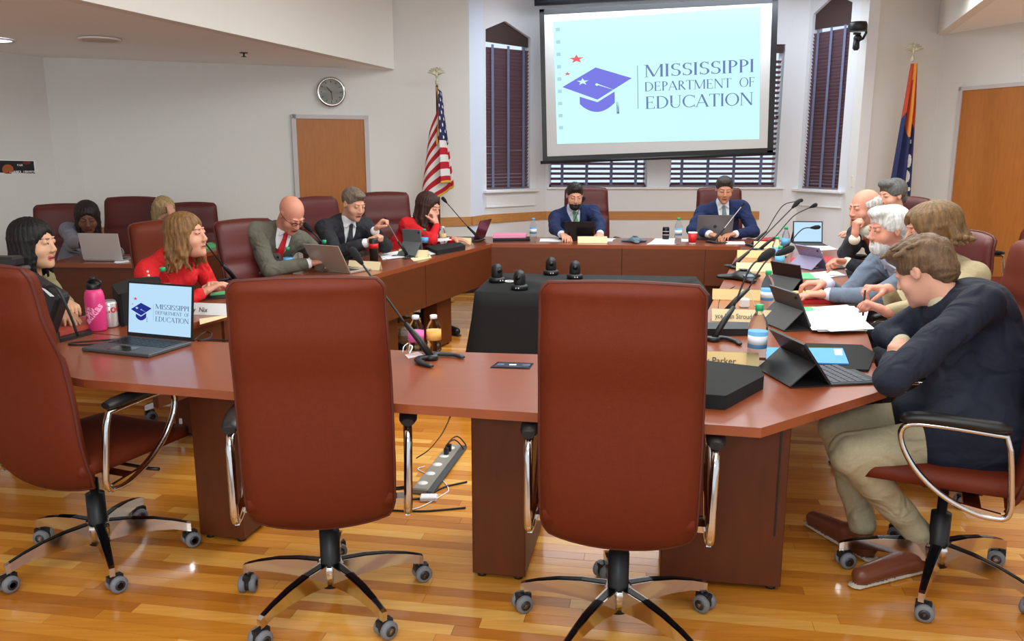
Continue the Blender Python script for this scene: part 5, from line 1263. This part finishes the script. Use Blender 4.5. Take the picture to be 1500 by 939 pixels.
sheet('dark red portfolio behind the tilted lavender tablet', [(1158, 380), (1176, 377), (1184, 388), (1160, 390)], REDF, .01, 'folder', 'portfolio')
sheet('dark red portfolio with a raised cover right of the red cup', [(1200, 377), (1222, 379), (1232, 388), (1198, 388)], REDF, .01, 'folder', 'portfolio')
sheet('white papers behind the pale blue tablet screen', [(1172, 360), (1205, 358), (1228, 366), (1180, 368)], PAPER, .002, n_=2)
sheet('red-brown folder on the table left of the pale blue tablet', [(1117, 350), (1135, 349), (1137, 353), (1115, 354)], REDF, .012, 'folder', 'folder')
sheet('white sheet before the far silver laptop', [(1064, 354), (1090, 354), (1092, 358), (1063, 358)], PAPER, .002)
sheet('wide white papers between the conference phone and the black can', [(962, 350), (990, 350), (988, 358.5), (947, 358.5)], PAPER, .002, n_=2)
sheet('white sheet right of the clear far bottle', [(996, 350.5), (1008, 350.5), (1008, 354), (998, 354)], PAPER, .002)
sheet('white note papers by the hand of the far man with sunglasses', [(792, 350), (824, 350), (825, 354), (790, 354)], PAPER, .002, n_=2)
sheet('pale papers right of the far man with sunglasses', [(884, 350), (899, 350), (897, 354), (884, 354)], PAPER, .003, n_=2)
sheet('pink folder stacked on a black one at the far left corner', [(724, 347.5), (772, 347.5), (770, 351), (722, 351.5)], PINKP, .025, 'folder', 'folder', z=.016)
sheet('black bag-like folder under the pink folder', [(722, 349), (776, 349), (778, 353), (722, 354)], CLOTH_BLK, .016, 'folder', 'folder')
sheet('white papers in front of the dark-suited man', [(556, 374), (590, 369), (597, 377), (560, 381)], PAPER, .0025, n_=3)
sheet('white papers behind the tall grey tablet', [(618, 370), (654, 366), (655, 371), (620, 375)], PAPER, .002, n_=2, z=.003)
sheet('cream papers by the joint of the left wing', [(600, 378), (630, 374), (632, 378), (606, 383)], CREAM, .002)
sheet('white open notebook by the hand of the woman in the red jacket', [(622, 360), (668, 355), (672, 358), (628, 362)], PAPER, .01, 'notebook', 'notebook', z=.04)
sheet('white card under the red jacket woman\'s hand by the dark red laptop', [(672, 352), (694, 350), (696, 353), (674, 355)], PAPER, .006)
sheet('green folder on the black pad behind the second chair', [(310, 432), (330, 429), (332, 433), (308, 435)], GREEN, .006, 'folder', 'folder', z=.006)
sheet('black pad under the green folder behind the logo laptop', [(296, 436), (330, 432), (334, 437), (296, 440)], BLACK, .005, 'folder', 'pad')
sheet('cream cards beside the white name plate at the inner table edge', [(292, 468), (334, 462), (336, 464), (293, 476)], CREAM, .003)
sheet('white papers on the back row desk beside the silver laptop', [(168, 383), (186, 381), (190, 384), (170, 386)], PAPER, .003, n_=2)
sheet('green folder on the back row desk behind the woman in red', [(296, 362), (310, 358), (318, 362), (300, 366)], GREEN, .02, 'folder', 'folder')
sheet('white paper on the near table beside the pink-label bottle', [(593, 521), (612, 516), (620, 521), (598, 526)], mat('pink_white_wrap', (240, 220, 222), .7), .003)
# sleeve cases and bags
def soft(name, label, cat, pts, h, m, z=0, vox=.006, rr=.012):
    ps = [P2(*q) for q in pts]; c = sum(ps, Vector())/len(ps); t = thing(name, label, cat, (c.x, c.y, Z+z)); mb = MB(); mb.prism([((p-c).x, (p-c).y) for p in ps], 0, h)
    o = mb.build('shell', m, t, world=False); b = o.modifiers.new('b', 'BEVEL'); b.width = rr; b.segments = 3; return t
t = soft('laptop_sleeve', 'thick black zipped laptop sleeve at the corner of the near table', 'sleeve', [(1025, 545), (1112, 556), (1118, 570), (1062, 601), (1000, 596)], .045, CLOTH_BLK, rr=.014)
t = soft('soft_bag', 'black cloth bag lying under the blue folder', 'bag', [(1160, 505), (1262, 508), (1282, 520), (1272, 545), (1180, 541), (1126, 528)], .008, CLOTH_BLK, rr=.003)
soft('soft_bag', 'black bag on the table in front of the woman in the red jacket', 'bag', [(622, 366), (674, 361), (682, 366), (640, 374)], .035, CLOTH_BLK, rr=.012)
soft('black_case', 'flat black case behind the cream name plate on the right wing', 'case', [(1032, 492), (1096, 492), (1096, 482), (1032, 482)], .03, BLACK, rr=.006)
t = soft('planner', 'red zipped planner with black binding by the pink bottle', 'planner', [(85, 480), (126, 474), (133, 486), (88, 498)], .018, mat('red_planner', (168, 66, 54), .5), z=.014, rr=.004); 
soft('planner', 'black portfolio under the red planner by the pink bottle', 'planner', [(84, 482), (128, 477), (135, 490), (88, 502)], .013, BLACK, rr=.003)
soft('soft_bag', 'black bag standing behind the pink bottle and the logo laptop', 'bag', [(168, 462), (196, 450), (238, 447), (240, 458), (178, 480)], .15, CLOTH_BLK, rr=.05)
# conference phones
def phone(label, px, py, rz, s=1):
    p = P2(px, py); t = thing('conference_phone', label, 'phone', (p.x, p.y, Z), math.radians(rz)); F = Fld(); o = t.location
    for k in range(3):
        a = 2*PI*k/3+PI/6; F.cap((o.x, o.y, o.z+.02*s), (o.x+.12*s*math.cos(a), o.y+.12*s*math.sin(a), o.z+.012*s), .045*s, .028*s, 0, .03*s, ((0, 0, 1), .45))
    F.ell((o.x, o.y, o.z+.03*s), (.05*s, .05*s, .028*s), None, 0, .02); ob = fobj('phone_body', F, .005, BLACKG if False else BLUEG if rz == 0 else BLACK, t)
    MB().lathe([(.0, .062*s), (.03*s, .06*s)], 16).build('speaker_grille', DGREY, t, world=False)
    MB().box((0, -.075*s, .033*s), (.055*s, .04*s, .006), M=RX(.2)).build('keypad', BLUEG, t, world=False); return t
phone('blue-grey three-legged conference phone between the two far men', 930, 355, 0, .9)
phone('black three-legged conference phone on the right wing', 1088, 410, 8, 1.1)
phone('dark conference phone at the near-left by the microphone of the tan laptop', 525, 391, 20, .6)
# cups and cans
def cup(label, px, py, h=.1, r=.04):
    p = P2(px, py); t = thing('paper_cup', label, 'cup', (p.x, p.y, Z)); MB().lathe([(r*.72, 0), (r*.99, h*.93)], 24).build('cup_body', RED, t, world=False)
    MB().lathe([(r*1.0, h*.9), (r*1.03, h), (r*.98, h), (r*.7, .01), (0, .008)], 24).build('rim', PAPER, t, world=False); MB().lathe([(r*.73, 0), (r*.75, h*.12)], 24).build('base_band', PAPER, t, world=False)
cup('red paper cup between the bottle and the far silver laptop', 1014, 357, .10, .04); cup('red paper cup beside the lavender tablet', 1193, 392, .105, .043); t = cup('red paper cup with white dot pattern behind the green-capped bottle', 1141, 424, .12, .042)
def can(label, px, py, m, h=.122, r=.032, txt=None, band=None):
    p = P2(px, py); t = thing('soda_can', label, 'can', (p.x, p.y, Z)); MB().lathe([(r*.8, 0), (r, .008), (r, h-.012), (r*.82, h), (r*.8, h-.004), (0, h-.005)], 24).build('can_body', m, t, world=False)
    MB().lathe([(r*.82, h), (r*.84, h+.001), (r*.78, h+.001)], 24).build('rim', ALU, t, world=False)
    if band: MB().lathe([(r*1.01, h*.35), (r*1.01, h*.42)], 24).build('band', band, t, world=False); MB().lathe([(r*1.01, h*.62), (r*1.01, h*.68)], 24).build('band', band, t, world=False)
    return t
def wraptext(s, size, m, parent, r, z0, a0, rot=0, sx=1, name='lettering', bold=0):
    q = text_obj(s, size, m, parent, Matrix.Rotation(rot, 4, 'Z'), name, ext=.0003, sx=sx, bold=bold)
    for v in q.data.vertices:
        x, y, z = v.co; a = a0+x/r; v.co = ((r+z)*math.cos(a), (r+z)*math.sin(a), z0+y)
    return q
ck_ = can('silver soda can with red script lettering behind the pink bottle', 163, 479, mat('can_silver', (214, 214, 216), .3, .5)); wraptext('Coke', .05, REDF, ck_, .0325, .07, -PI/2-.55, bold=.001)
can('black soda can with pale bands left of the far clear bottle', 975, 351, BLACKG, .115, .031, band=mat('can_pale', (170, 160, 160), .4))
# pink sports bottle
p = P2(143, 484); pb_ = thing('sports_bottle', 'pink metal sports bottle with black cap and white logo left of the laptop', 'bottle', (p.x, p.y, Z)); s_ = 1.05
MB().lathe([(0, 0), (.036, 0), (.041, .006), (.041, .15), (.037, .172), (.028, .186)], 32).build('bottle_body', PINK, pb_, world=False)
MB().lathe([(.027, .182), (.029, .186), (.029, .206), (.024, .212), (0, .212)], 24).build('cap', BLACK, pb_, world=False)
MB().tube([(.029*math.cos(a)+.0+.012, -.01, .214+.016*math.sin(a)) for a in [i*PI/9 for i in range(18)]], .005, 8, close=True).build('carry_loop', BLACK, pb_, world=False)
MB().lathe([(.013, .210), (.013, .232), (.010, .238), (0, .238)], 14, c=(-.004, .004, 0)).build('spout', BLACK, pb_, world=False)
wraptext('adidas', .046, LPINK, pb_, .0413, .035, -PI/2-.35, rot=math.radians(48), sx=.9, bold=.0015)
bar = MB()
def cylq(u, v, r=.0416): a = -PI/2+u/.0413; return (r*math.cos(a), r*math.sin(a), v)
cr, sr = math.cos(math.radians(48)), math.sin(math.radians(48))
for i, hgt in enumerate((.018, .032, .046)):
    x0, x1 = -.004+i*.0165, .009+i*.0165; q = []
    for k in range(7): q.append((x0+(x1-x0)*0+.3*0, 0))
    pts = [(x0, 0), (x1, 0), (x1-.012-.006*i, hgt), (x0-.012-.006*i, hgt)]; nb = []
    for (a, b) in ((0, 1), (1, 2), (2, 3), (3, 0)):
        for k in range(6): nb.append((pts[a][0]+(pts[b][0]-pts[a][0])*k/6, pts[a][1]+(pts[b][1]-pts[a][1])*k/6))
    w3 = [cylq(-.010+x*cr-y*sr, .072+x*sr+y*cr) for x, y in nb]; b0 = len(bar.v); c0 = cylq(-.010+sum(x for x, y in nb)/24*cr-sum(y for x, y in nb)/24*sr, .072+sum(x for x, y in nb)/24*sr+sum(y for x, y in nb)/24*cr)
    bar.add(w3+[c0], [(k, (k+1) % 24, 24) for k in range(24)])
bar.build('logo_bar', LPINK, pb_, world=False)
# power module in the near table
q4 = [P2(718, 539), P2(776, 541), P2(782, 533), P2(729, 531)]; c = sum(q4, Vector())/4; pm = thing('power_module', 'dark blue flush power outlet module set into the near table', 'outlet', (c.x, c.y, TH-.006))
mb = MB(); mb.prism([((v-c).x, (v-c).y) for v in q4], 0, .009); mb.build('bezel', BLACKG, pm, world=False); mb = MB(); mb.prism([((v-c).x*.88, (v-c).y*.75) for v in q4], .009, .0098); mb.build('insert', mat('navy_insert', (26, 32, 62), .3), pm, world=False)
for sx_ in (-.045, .0, .05): MB().box((sx_, -.001-sx_*.12, .0105), (.026, .012, .0016)).build('socket', PAPER if sx_ == 0 else BLUEG, pm, world=False)
# wall charger cube and white cable
p = P2(1090, 450); t = thing('phone_charger', 'white cube charger with curled cable on the right wing', 'charger', (p.x, p.y, Z)); MB().box((0, 0, .022), (.045, .04, .044), bev=.004).build('cube', CAPW, t, world=False)
MB().tube(spline([(0, 0, .044), (0, 0, .075), (.02, .01, .085), (.045, .02, .05), (.06, .03, .004), (.1, .06, .004)], 5), .0022, 6).build('cable', CAPW, t, world=False)
# cables
def cable(label, pts, r=.003, m=BLACK, z=None, group=None, name='cable'):
    ps = [P2(*q[:2], z if len(q) < 3 else q[2])+Vector((0, 0, r)) for q in pts]; c = ps[0]; t = thing(name, label, 'cable', tuple(c), group=group); MB().tube(spline([p-c for p in ps], 5), r, 6, m and 0).build('cord', m, t, world=False)
cable('black cable curling left of the logo laptop', [(170, 498), (140, 500), (106, 503), (104, 506), (140, 505), (175, 499), (196, 497)], .003)
cable('black cable loop lying right of the logo laptop', [(284, 500), (300, 488), (310, 490), (306, 497), (290, 500), (310, 499), (342, 500)], .0035)
cable('white cable looping behind the microphone on the near table', [(600, 520), (606, 508), (600, 503), (592, 508), (590, 516)], .002, CAPW)
cable('black cable from the wing edge behind the phone on the right wing', [(1076, 420), (1062, 428), (1054, 440), (1052, 452)], .002)
cable('white cable between the cups on the right wing', [(1128, 425), (1136, 408), (1150, 404), (1172, 399)], .0025, CAPW)
cable('white cord by the tall grey tablet on the left wing', [(584, 373), (600, 379), (612, 376), (622, 372)], .003, CAPW)
cable('long black cable on the floor crossing behind the second chair', [(500, 744), (560, 748), (620, 750), (682, 745)], .0045, BLACK, 0)
cable('second black cable on the floor rising to the power strip', [(596, 733), (620, 730), (650, 715), (684, 707)], .0045, BLACK, 0)
cable('white cable looping over the floor from the power strip', [(598, 749), (620, 742), (650, 725), (657, 718), (648, 705), (625, 695), (612, 688), (622, 684)], .003, CAPW, 0)
cable('black cable hanging down between the chair and the power strip', [(610, 672, .02), (628, 660, .1), (645, 640, .3), (655, 622, .5), (660, 610, .68)], .003)
# power strip
a, b = onz(612, 728, 0), onz(668, 655, 0); L = (b-a).length; ps = thing('power_strip', 'grey floor power strip with outlets under the near table', 'power strip', tuple((a+b)/2), math.atan2((b-a).y, (b-a).x))
MB().box((0, 0, .014), (L*.92, .075, .028), bev=.006).build('strip_body', mat('strip_grey', (140, 136, 128), .45), ps, world=False)
MB().box((0, -.05, .012), (L*.95, .03, .02), bev=.006).build('cord_cover', DGREY, ps, world=False)
for k in range(5): MB().lathe([(0, .0295), (.024, .0295), (.024, .028)], 16, c=(-L*.36+L*.18*k, .005, 0)).build('outlet', CAPW, ps, world=False)
for k in (.22, .30): MB().tube(spline([(L*k, 0, .03), (L*k, 0, .075), (L*k+.05, -.03, .09), (L*k+.1, -.06, .03), (L*k+.12, -.05, .005)], 5), .0035, 6).box((L*k, 0, .045), (.024, .02, .035)).build('plug', BLACK, ps, world=False)
p = onz(628, 732, 0); t = thing('adapter', 'small white adapter lying on the floor by the power strip', 'adapter', (p.x, p.y, 0)); MB().box((0, 0, .01), (.075, .05, .02), bev=.004).build('adapter_body', CAPW, t, world=False)
# camera domes on the black table
def ptz(label, px, py, rz):
    p = onz(px, py, .724); t = thing('dome_camera', label, 'camera', (p.x, p.y, .7235), math.radians(rz))
    MB().lathe([(.045, 0), (.052, .004), (.052, .024), (.046, .03), (.03, .034)], 28).build('camera_base', BLACK, t, world=False)
    MB().lathe([(.034, .03), (.036, .04), (.036, .08), (.032, .098), (.022, .112), (.008, .118), (0, .1185)], 28).build('dome', BLACK, t, world=False)
    MB().lathe([(0, .037), (.014, .037), (.016, .033)], 14, c=(0, 0, .075), M=RX(PI/2)).build('lens', BLACKG, t, world=False)
    MB().box((.012, -.052, .016), (.006, .003, .006)).box((-.004, -.052, .016), (.006, .003, .006)).build('indicator', CAPW, t, world=False)
ptz('black dome camera at the back-left of the black table', 728, 413, 30); ptz('black dome camera nearest the front edge of the black table', 761, 424, -20)
ptz('black dome camera at the back of the black table with two lights', 807, 402, 0); ptz('black dome camera mostly hidden behind the center chair', 842, 408, 0)
p0 = onz(738, 412, .728); t = thing('cable', 'small white cable loop by the left dome camera', 'cable', tuple(p0)); MB().tube([(.03*math.cos(i*PI/7)+.035, .03*math.sin(i*PI/7), 0) for i in range(14)], .003, 6, close=True).build('cord', CAPW, t, world=False)
# tumbler of the dark-suited man, black with a red band
p = P2(548, 384); t = thing('tumbler', 'black tumbler with a red band in front of the dark-suited man', 'tumbler', (p.x, p.y, Z)); MB().lathe([(.03, 0), (.034, .16), (.03, .17), (0, .17)], 22).build('tumbler_body', BLACK, t, world=False); MB().lathe([(.034, .1), (.0355, .135)], 22).build('red_band', RED, t, world=False)
# black rolling case at the left edge (in front of the black-haired woman) and red-topped stick
p = ony(40, 372, 3.75); t = thing('equipment_case', 'black equipment case with a raised lid tray at the left edge', 'case', (-2.13, 3.36, Z-.0))
F = Fld(); 
mb = MB(); mb.slab([(-.22, -.1, 0), (.22, -.1, 0), (.31, -.1, .20), (.17, -.1, .295), (-.22, -.1, .30)], (0, 1, 0), .09); o = mb.build('case_body', BLACK, t, world=False); bv = o.modifiers.new('b', 'BEVEL'); bv.width = .02; bv.segments = 3
MB().box((-.03, -.05, .308), (.36, .09, .022), bev=.008).build('lid', DGREY, t, world=False); MB().tube([(.0, -.02, .30), (.0, -.02, .44)], .018, 8).build('grip_post', BLACK, t, world=False); MB().ball((.01, -.02, .45), .024, seg=12).build('red_knob', mat('coral_knob', (236, 92, 84), .5), t, world=False); MB().box((.03, -.05, .34), (.20, .08, .042), bev=.01).build('top_box', BLACK, t, world=False)
MB().slab([(.235, -.104, .243), (.25, -.104, .236), (.285, -.104, .205), (.27, -.104, .205)], (0, -1, 0), .004).build('white_tag', PAPER, t, world=False)
MB().tube(spline([(.24, -.1, .24), (.30, -.11, .24), (.34, -.11, .14), (.36, -.1, .04)], 5), .006, 6).build('strap', BLACK, t, world=False)
# mat in front of the right door
q = colp(1440, C3, R1, 0); mtl = thing('door_mat', 'long black floor mat in front of the right door', 'mat', (q.x, q.y, 0), math.atan2(rd.y, rd.x)); MB().box((0, -.33, .006), (1.6, .6, .012), bev=.004).build('mat_body', mat('rubber_mat', (36, 33, 32), .85), mtl, world=False)
# ================================================================ PEOPLE
def HD(px, py, Y): p = ony(px, py, Y); return (p.x, p.y, p.z)
def HT(px, py, z): p = onz(px, py, z); return (p.x, p.y, p.z)
def legs_for(hip, fx, fy, L=.42, sp=.09, tuck=.0):
    """seated legs: knees ahead of the hip in direction (fx,fy), feet flat"""
    n = math.hypot(fx, fy); fx, fy = fx/n, fy/n; out = []
    for i in (1, -1):
        sx, sy = -fy*i*sp*(1), fx*i*sp
        sx, sy = -fy*-i*sp*-1, fx*-i*sp*-1
        k = (hip[0]+fx*L+sx, hip[1]+fy*L+sy, .53); a = (k[0]-fx*tuck, k[1]-fy*tuck, .09); out.append((k, a, (a[0]+fx*.18, a[1]+fy*.18, .03)))
    return out
PALE = ('fair', (214, 158, 132)); ROSY = ('rosy', (206, 142, 120)); TAN = ('tan', (202, 142, 112)); OLIVE = ('light_olive', (218, 170, 138)); DEEP = ('deep', (110, 70, 52))
# 1 far man, sunglasses on his head
hip = (.66, 8.02); h = HD(842, 286, 7.78)
r, d = person('man in a navy suit and green tie with sunglasses on his head, below the screen', h, (4, 20, 0), hip, 2,
    [HT(880, 345, .80), HT(824, 345, .80)], PALE, ('dark', (38, 30, 28)), ('navy', (24, 38, 82)), hairstyle='short', beard='y', shirt=('pale_blue', (214, 226, 238)), tie=('green', (106, 150, 112)), legs=legs_for(hip, 0, -1), glasses=(.124, .070), curl=(.7, .5), elbow={1: (.8, .1, -.5), -1: (-.8, .1, -.5)})
# 2 far man, silver laptop
hip = (2.05, 7.92); h = HD(1061, 277, 7.68)
person('man in a navy suit and grey tie behind the dark silver laptop', h, (-8, 18, 0), hip, -2, [HT(1077, 343, .80), HT(1040, 343, .81)], TAN, ('brown_grey', (56, 46, 42)), ('navy', (24, 38, 82)), beard=None,
    hairstyle='short', shirt=('white', (238, 240, 244)), tie=('grey', (128, 138, 144)), legs=legs_for(hip, 0, -1), elbow={1: (.8, .1, -.4), -1: (-.8, .1, -.4)})
# 3 woman in red jacket, hand at mouth
hip = (-1.02, 7.04); h = HD(628, 303, 6.95)
person('brown-haired woman in a red jacket resting her face on her hand', h, (62, 16, 0), hip, 50, [HT(664, 350, .80), HD(640, 330, 6.86)], PALE, ('dark_brown', (58, 34, 28)), ('red', (204, 22, 30)), female=True,
    hairstyle='long', jacket='blouse', legs=legs_for(hip, .8, -.5), elbow={-1: ('abs', HD(632, 352, 6.72)), 1: (.2, .3, -.9)}, curl=(.3, 1.3), handdir=((1, -.3, -.1), (-.25, .2, 1)), handn={-1: (-.8, .3, 0)})
# 4 dark suit man, hands up
hip = (-1.40, 6.42); h = HD(518, 298, 6.22)
person('grey-haired man in a dark suit fidgeting with raised hands', h, (48, 22, 0), hip, 42, [HD(549, 338, 6.05), HD(536, 356, 5.95)], PALE, ('grey_brown', (112, 98, 84)), ('charcoal', (34, 34, 42)),
    hairstyle='short', shirt=('white', (238, 240, 244)), tie=('black_grey', (52, 54, 60)), legs=legs_for(hip, .8, -.5), curl=(1.2, 1.2), handdir=((.5, -.1, .6), (.6, .1, .4)), elbow={1: (.5, .5, -.8), -1: (-.2, -.6, -.8)})
# 5 bald man
hip = (-1.76, 5.56); h = HD(427, 314, 5.42)
person('bald man in an olive-grey suit and red tie reading down at the table', h, (48, 42, 0), hip, 44, [HT(466, 380, .81), HT(452, 386, .81)], ROSY, ('sandy', (150, 110, 84)), ('olive_grey', (96, 94, 82)),
    hairstyle=None, shirt=('white', (238, 240, 244)), tie=('red', (190, 28, 34)), legs=legs_for(hip, .8, -.4), glasses=(.006, .098), curl=(.8, .8), elbow={1: (.5, .5, -.6), -1: (-.5, -.6, -.6)})
# 6 woman in red blouse
hip = (-1.98, 4.60); h = HD(274, 344, 4.38)
r6, d6 = person('blond-brown-haired woman in a red blouse with pearl trim leaning on the table', h, (80, -4, 0), hip, 66, [HT(312, 418, .80), HT(296, 430, .79)], PALE, ('blond_brown', (128, 92, 54)), ('bright_red', (220, 34, 40)), female=True,
    hairstyle='mid', jacket='blouse', legs=legs_for(hip, .9, -.2), elbow={1: (.1, .6, -.8), -1: (-.1, -.7, -.8)}, lip=(196, 74, 72), vox=.005, curl=(.4, .4), neck=HD(254, 376, 4.42))
tr = MB(); bl6 = [c for c in r6.children if c.name.startswith('blouse')][0]; off6 = Vector(r6.location)
for k in range(13):
    t = k/12; S, E_ = d6['S'][-1], d6['E'][-1]; p = S+(E_-S)*t; o = V3(.45, -1, .25); o /= np.linalg.norm(o); q0 = Vector(p)+Vector(o)*.3-off6; hit, loc6, _n, _i = bl6.ray_cast(q0, -Vector(o))
    if hit: tr.ball(tuple(loc6+off6), .0068, seg=8)
tr.build('pearl_trim', CAPW, r6)
# 7 woman grey blazer
hip = (-3.62, 6.62); h = HD(128, 318, 6.42)
person('woman in a grey blazer typing on the silver laptop in the back row', h, (26, 22, 0), hip, 14, [HT(186, 376, .80), HT(150, 380, .80)], DEEP, ('black_brown', (34, 24, 24)), ('cool_grey', (128, 130, 142)), female=True,
    hairstyle='bob', jacket='open', shirt=('black', (24, 22, 26)), legs=legs_for(hip, .2, -1, .36), elbow={1: (.7, .2, -.6), -1: (-.7, .2, -.6)})
# 8 blond woman behind
hip = (-2.98, 7.35); h = HD(240, 310, 7.1)
person('blond woman in dark blue bowing her head over the back row desk', h, (40, 40, 0), hip, 30, [HD(252, 318, 6.98), HD(262, 352, 6.8)], PALE, ('blond', (176, 150, 104)), ('dark_blue', (52, 56, 104)), female=True,
    hairstyle='bob', jacket='blouse', legs=legs_for(hip, .6, -.8, .3), elbow={1: (.4, -.2, -.8)}, curl=(1.0, .5), handdir=((-.2, .1, 1), None))
# 9 black-haired woman left
hip = (-2.86, 4.02); h = HD(50, 356, 4.0)
person('black-haired woman in khaki in profile at the left edge', h, (84, 2, 0), hip, 70, [HT(122, 466, .80), HT(104, 472, .80)], OLIVE, ('black', (22, 20, 22)), ('khaki', (150, 142, 104)), female=True,
    hairstyle='bob', jacket='blouse', legs=legs_for(hip, 1, -.1), elbow={1: (.1, .5, -.9), -1: (.0, -.5, -.9)}, lip=(190, 92, 84), vox=.005)
# 10 balding white-haired man, hand at chin
hip = (2.82, 5.48); h = HD(1266, 304, 5.35)
person('balding white-haired man in a dark suit with his hand at his chin', h, (-74, 10, 0), hip, -70, [HD(1240, 384, 5.2), HD(1252, 350, 5.12)], ROSY, ('white_fringe', (196, 190, 184)), ('charcoal_navy', (34, 36, 48)),
    hairstyle='fringe', shirt=('cream', (228, 220, 200)), tie=('rust', (168, 74, 46)), legs=legs_for(hip, -1, -.1), curl=(1.0, 1.3), handdir=((-.9, -.2, .1), (.0, .0, 1)), handn={1: (0, -.4, -.8), -1: (.9, 0, 0)}, elbow={1: (-.2, -.5, -.9), -1: (-.4, .1, -.9)})
# 11 dark grey head
hip = (3.0, 6.45); h = HD(1306, 286, 6.3)
person('dark grey-haired man mostly hidden behind the balding man', h, (-72, 10, 0), hip, -72, [HD(1262, 350, 6.1), HD(1268, 352, 6.0)], PALE, ('iron_grey', (92, 92, 90)), ('charcoal', (34, 34, 42)),
    hairstyle='full', shirt=('white', (238, 240, 244)), legs=legs_for(hip, -1, -.2), elbow={1: (0, -.3, -.9), -1: (0, .3, -.9)})
# 12 white-haired bearded man
hip = (2.42, 4.38); h = HD(1300, 336, 4.3)
person('white-haired bearded man in a grey-blue suit reaching both hands to a tablet', h, (-78, 8, 0), hip, -68, [HT(1213, 431, .80), HT(1212, 415, .84)], ROSY, ('white', (214, 212, 210)), ('grey_blue', (104, 116, 134)),
    hairstyle='full', beard='y', shirt=('pale_blue_check', (206, 214, 236)), legs=legs_for(hip, -1, -.05, .4), vox=.005, curl=(.35, .7), handdir=((-1, .12, -.02), (-1, .15, .0)), elbow={1: (.1, -.5, -.8), -1: (.2, .6, -.8)})
# 13 brown-haired woman beige
hip = (2.2, 3.78); h = HD(1362, 336, 3.72)
r13, d13 = person('brown-haired woman in a beige jacket holding a pen with both hands', h, (-96, 12, 0), hip, -76, [HT(1288, 462, .86), HT(1300, 424, .93)], ROSY, ('chestnut', (112, 84, 52)), ('beige', (172, 158, 124)), female=True,
    hairstyle='swept', jacket='blouse', legs=legs_for(hip, -1, 0, .4), vox=.005, curl=(1.4, 1.1), handdir=((-.8, .35, .35), (-.8, -.1, .1)), elbow={1: (.2, -.5, -.8), -1: (.3, .5, -.8)})
pq_ = Vector(d13['W'][1])+Vector((-.8, .35, .35)).normalized()*.10; t = thing('pen', 'thin black pen held by the woman in the beige jacket', 'pen', tuple(pq_)); MB().tube([(0, 0, -.06), (0, 0, .05)], .0045, 8).build('barrel', BLACK, t, world=False)
# 14 nearest man
hip = (1.60, 2.76); h = HD(1352, 396, 2.98)
person('young man in a navy blazer and khaki trousers bent over the nearest table corner', h, (-142, 28, 0), hip, -84, [(1.36, 2.84, .80), (1.45, 2.97, .83)], PALE, ('light_brown', (104, 78, 54)), ('midnight_navy', (16, 22, 40)),
    hairstyle='boy', jacket='blouse', shirt=('tan_check', (196, 186, 156)), vox=.0055, neck=HD(1384, 436, 2.92), trousers=('khaki_twill', (166, 156, 126)), shoe=('brown_leather', (112, 60, 40)), back=.12,
    legs=[((1.17, 2.70, .50), onz(1350, 800, .10), onz(1258, 848, .03)), ((1.24, 2.98, .50), onz(1262, 778, .10), onz(1190, 762, .03))],
    curl=(.6, 1.4), elbow={1: ('abs', tuple(onz(1306, 556, .82))), -1: ('abs', (1.46, 3.10, .83))}, handdir=((.6, .5, .0), (-.5, -.8, 0)), skirt=True)
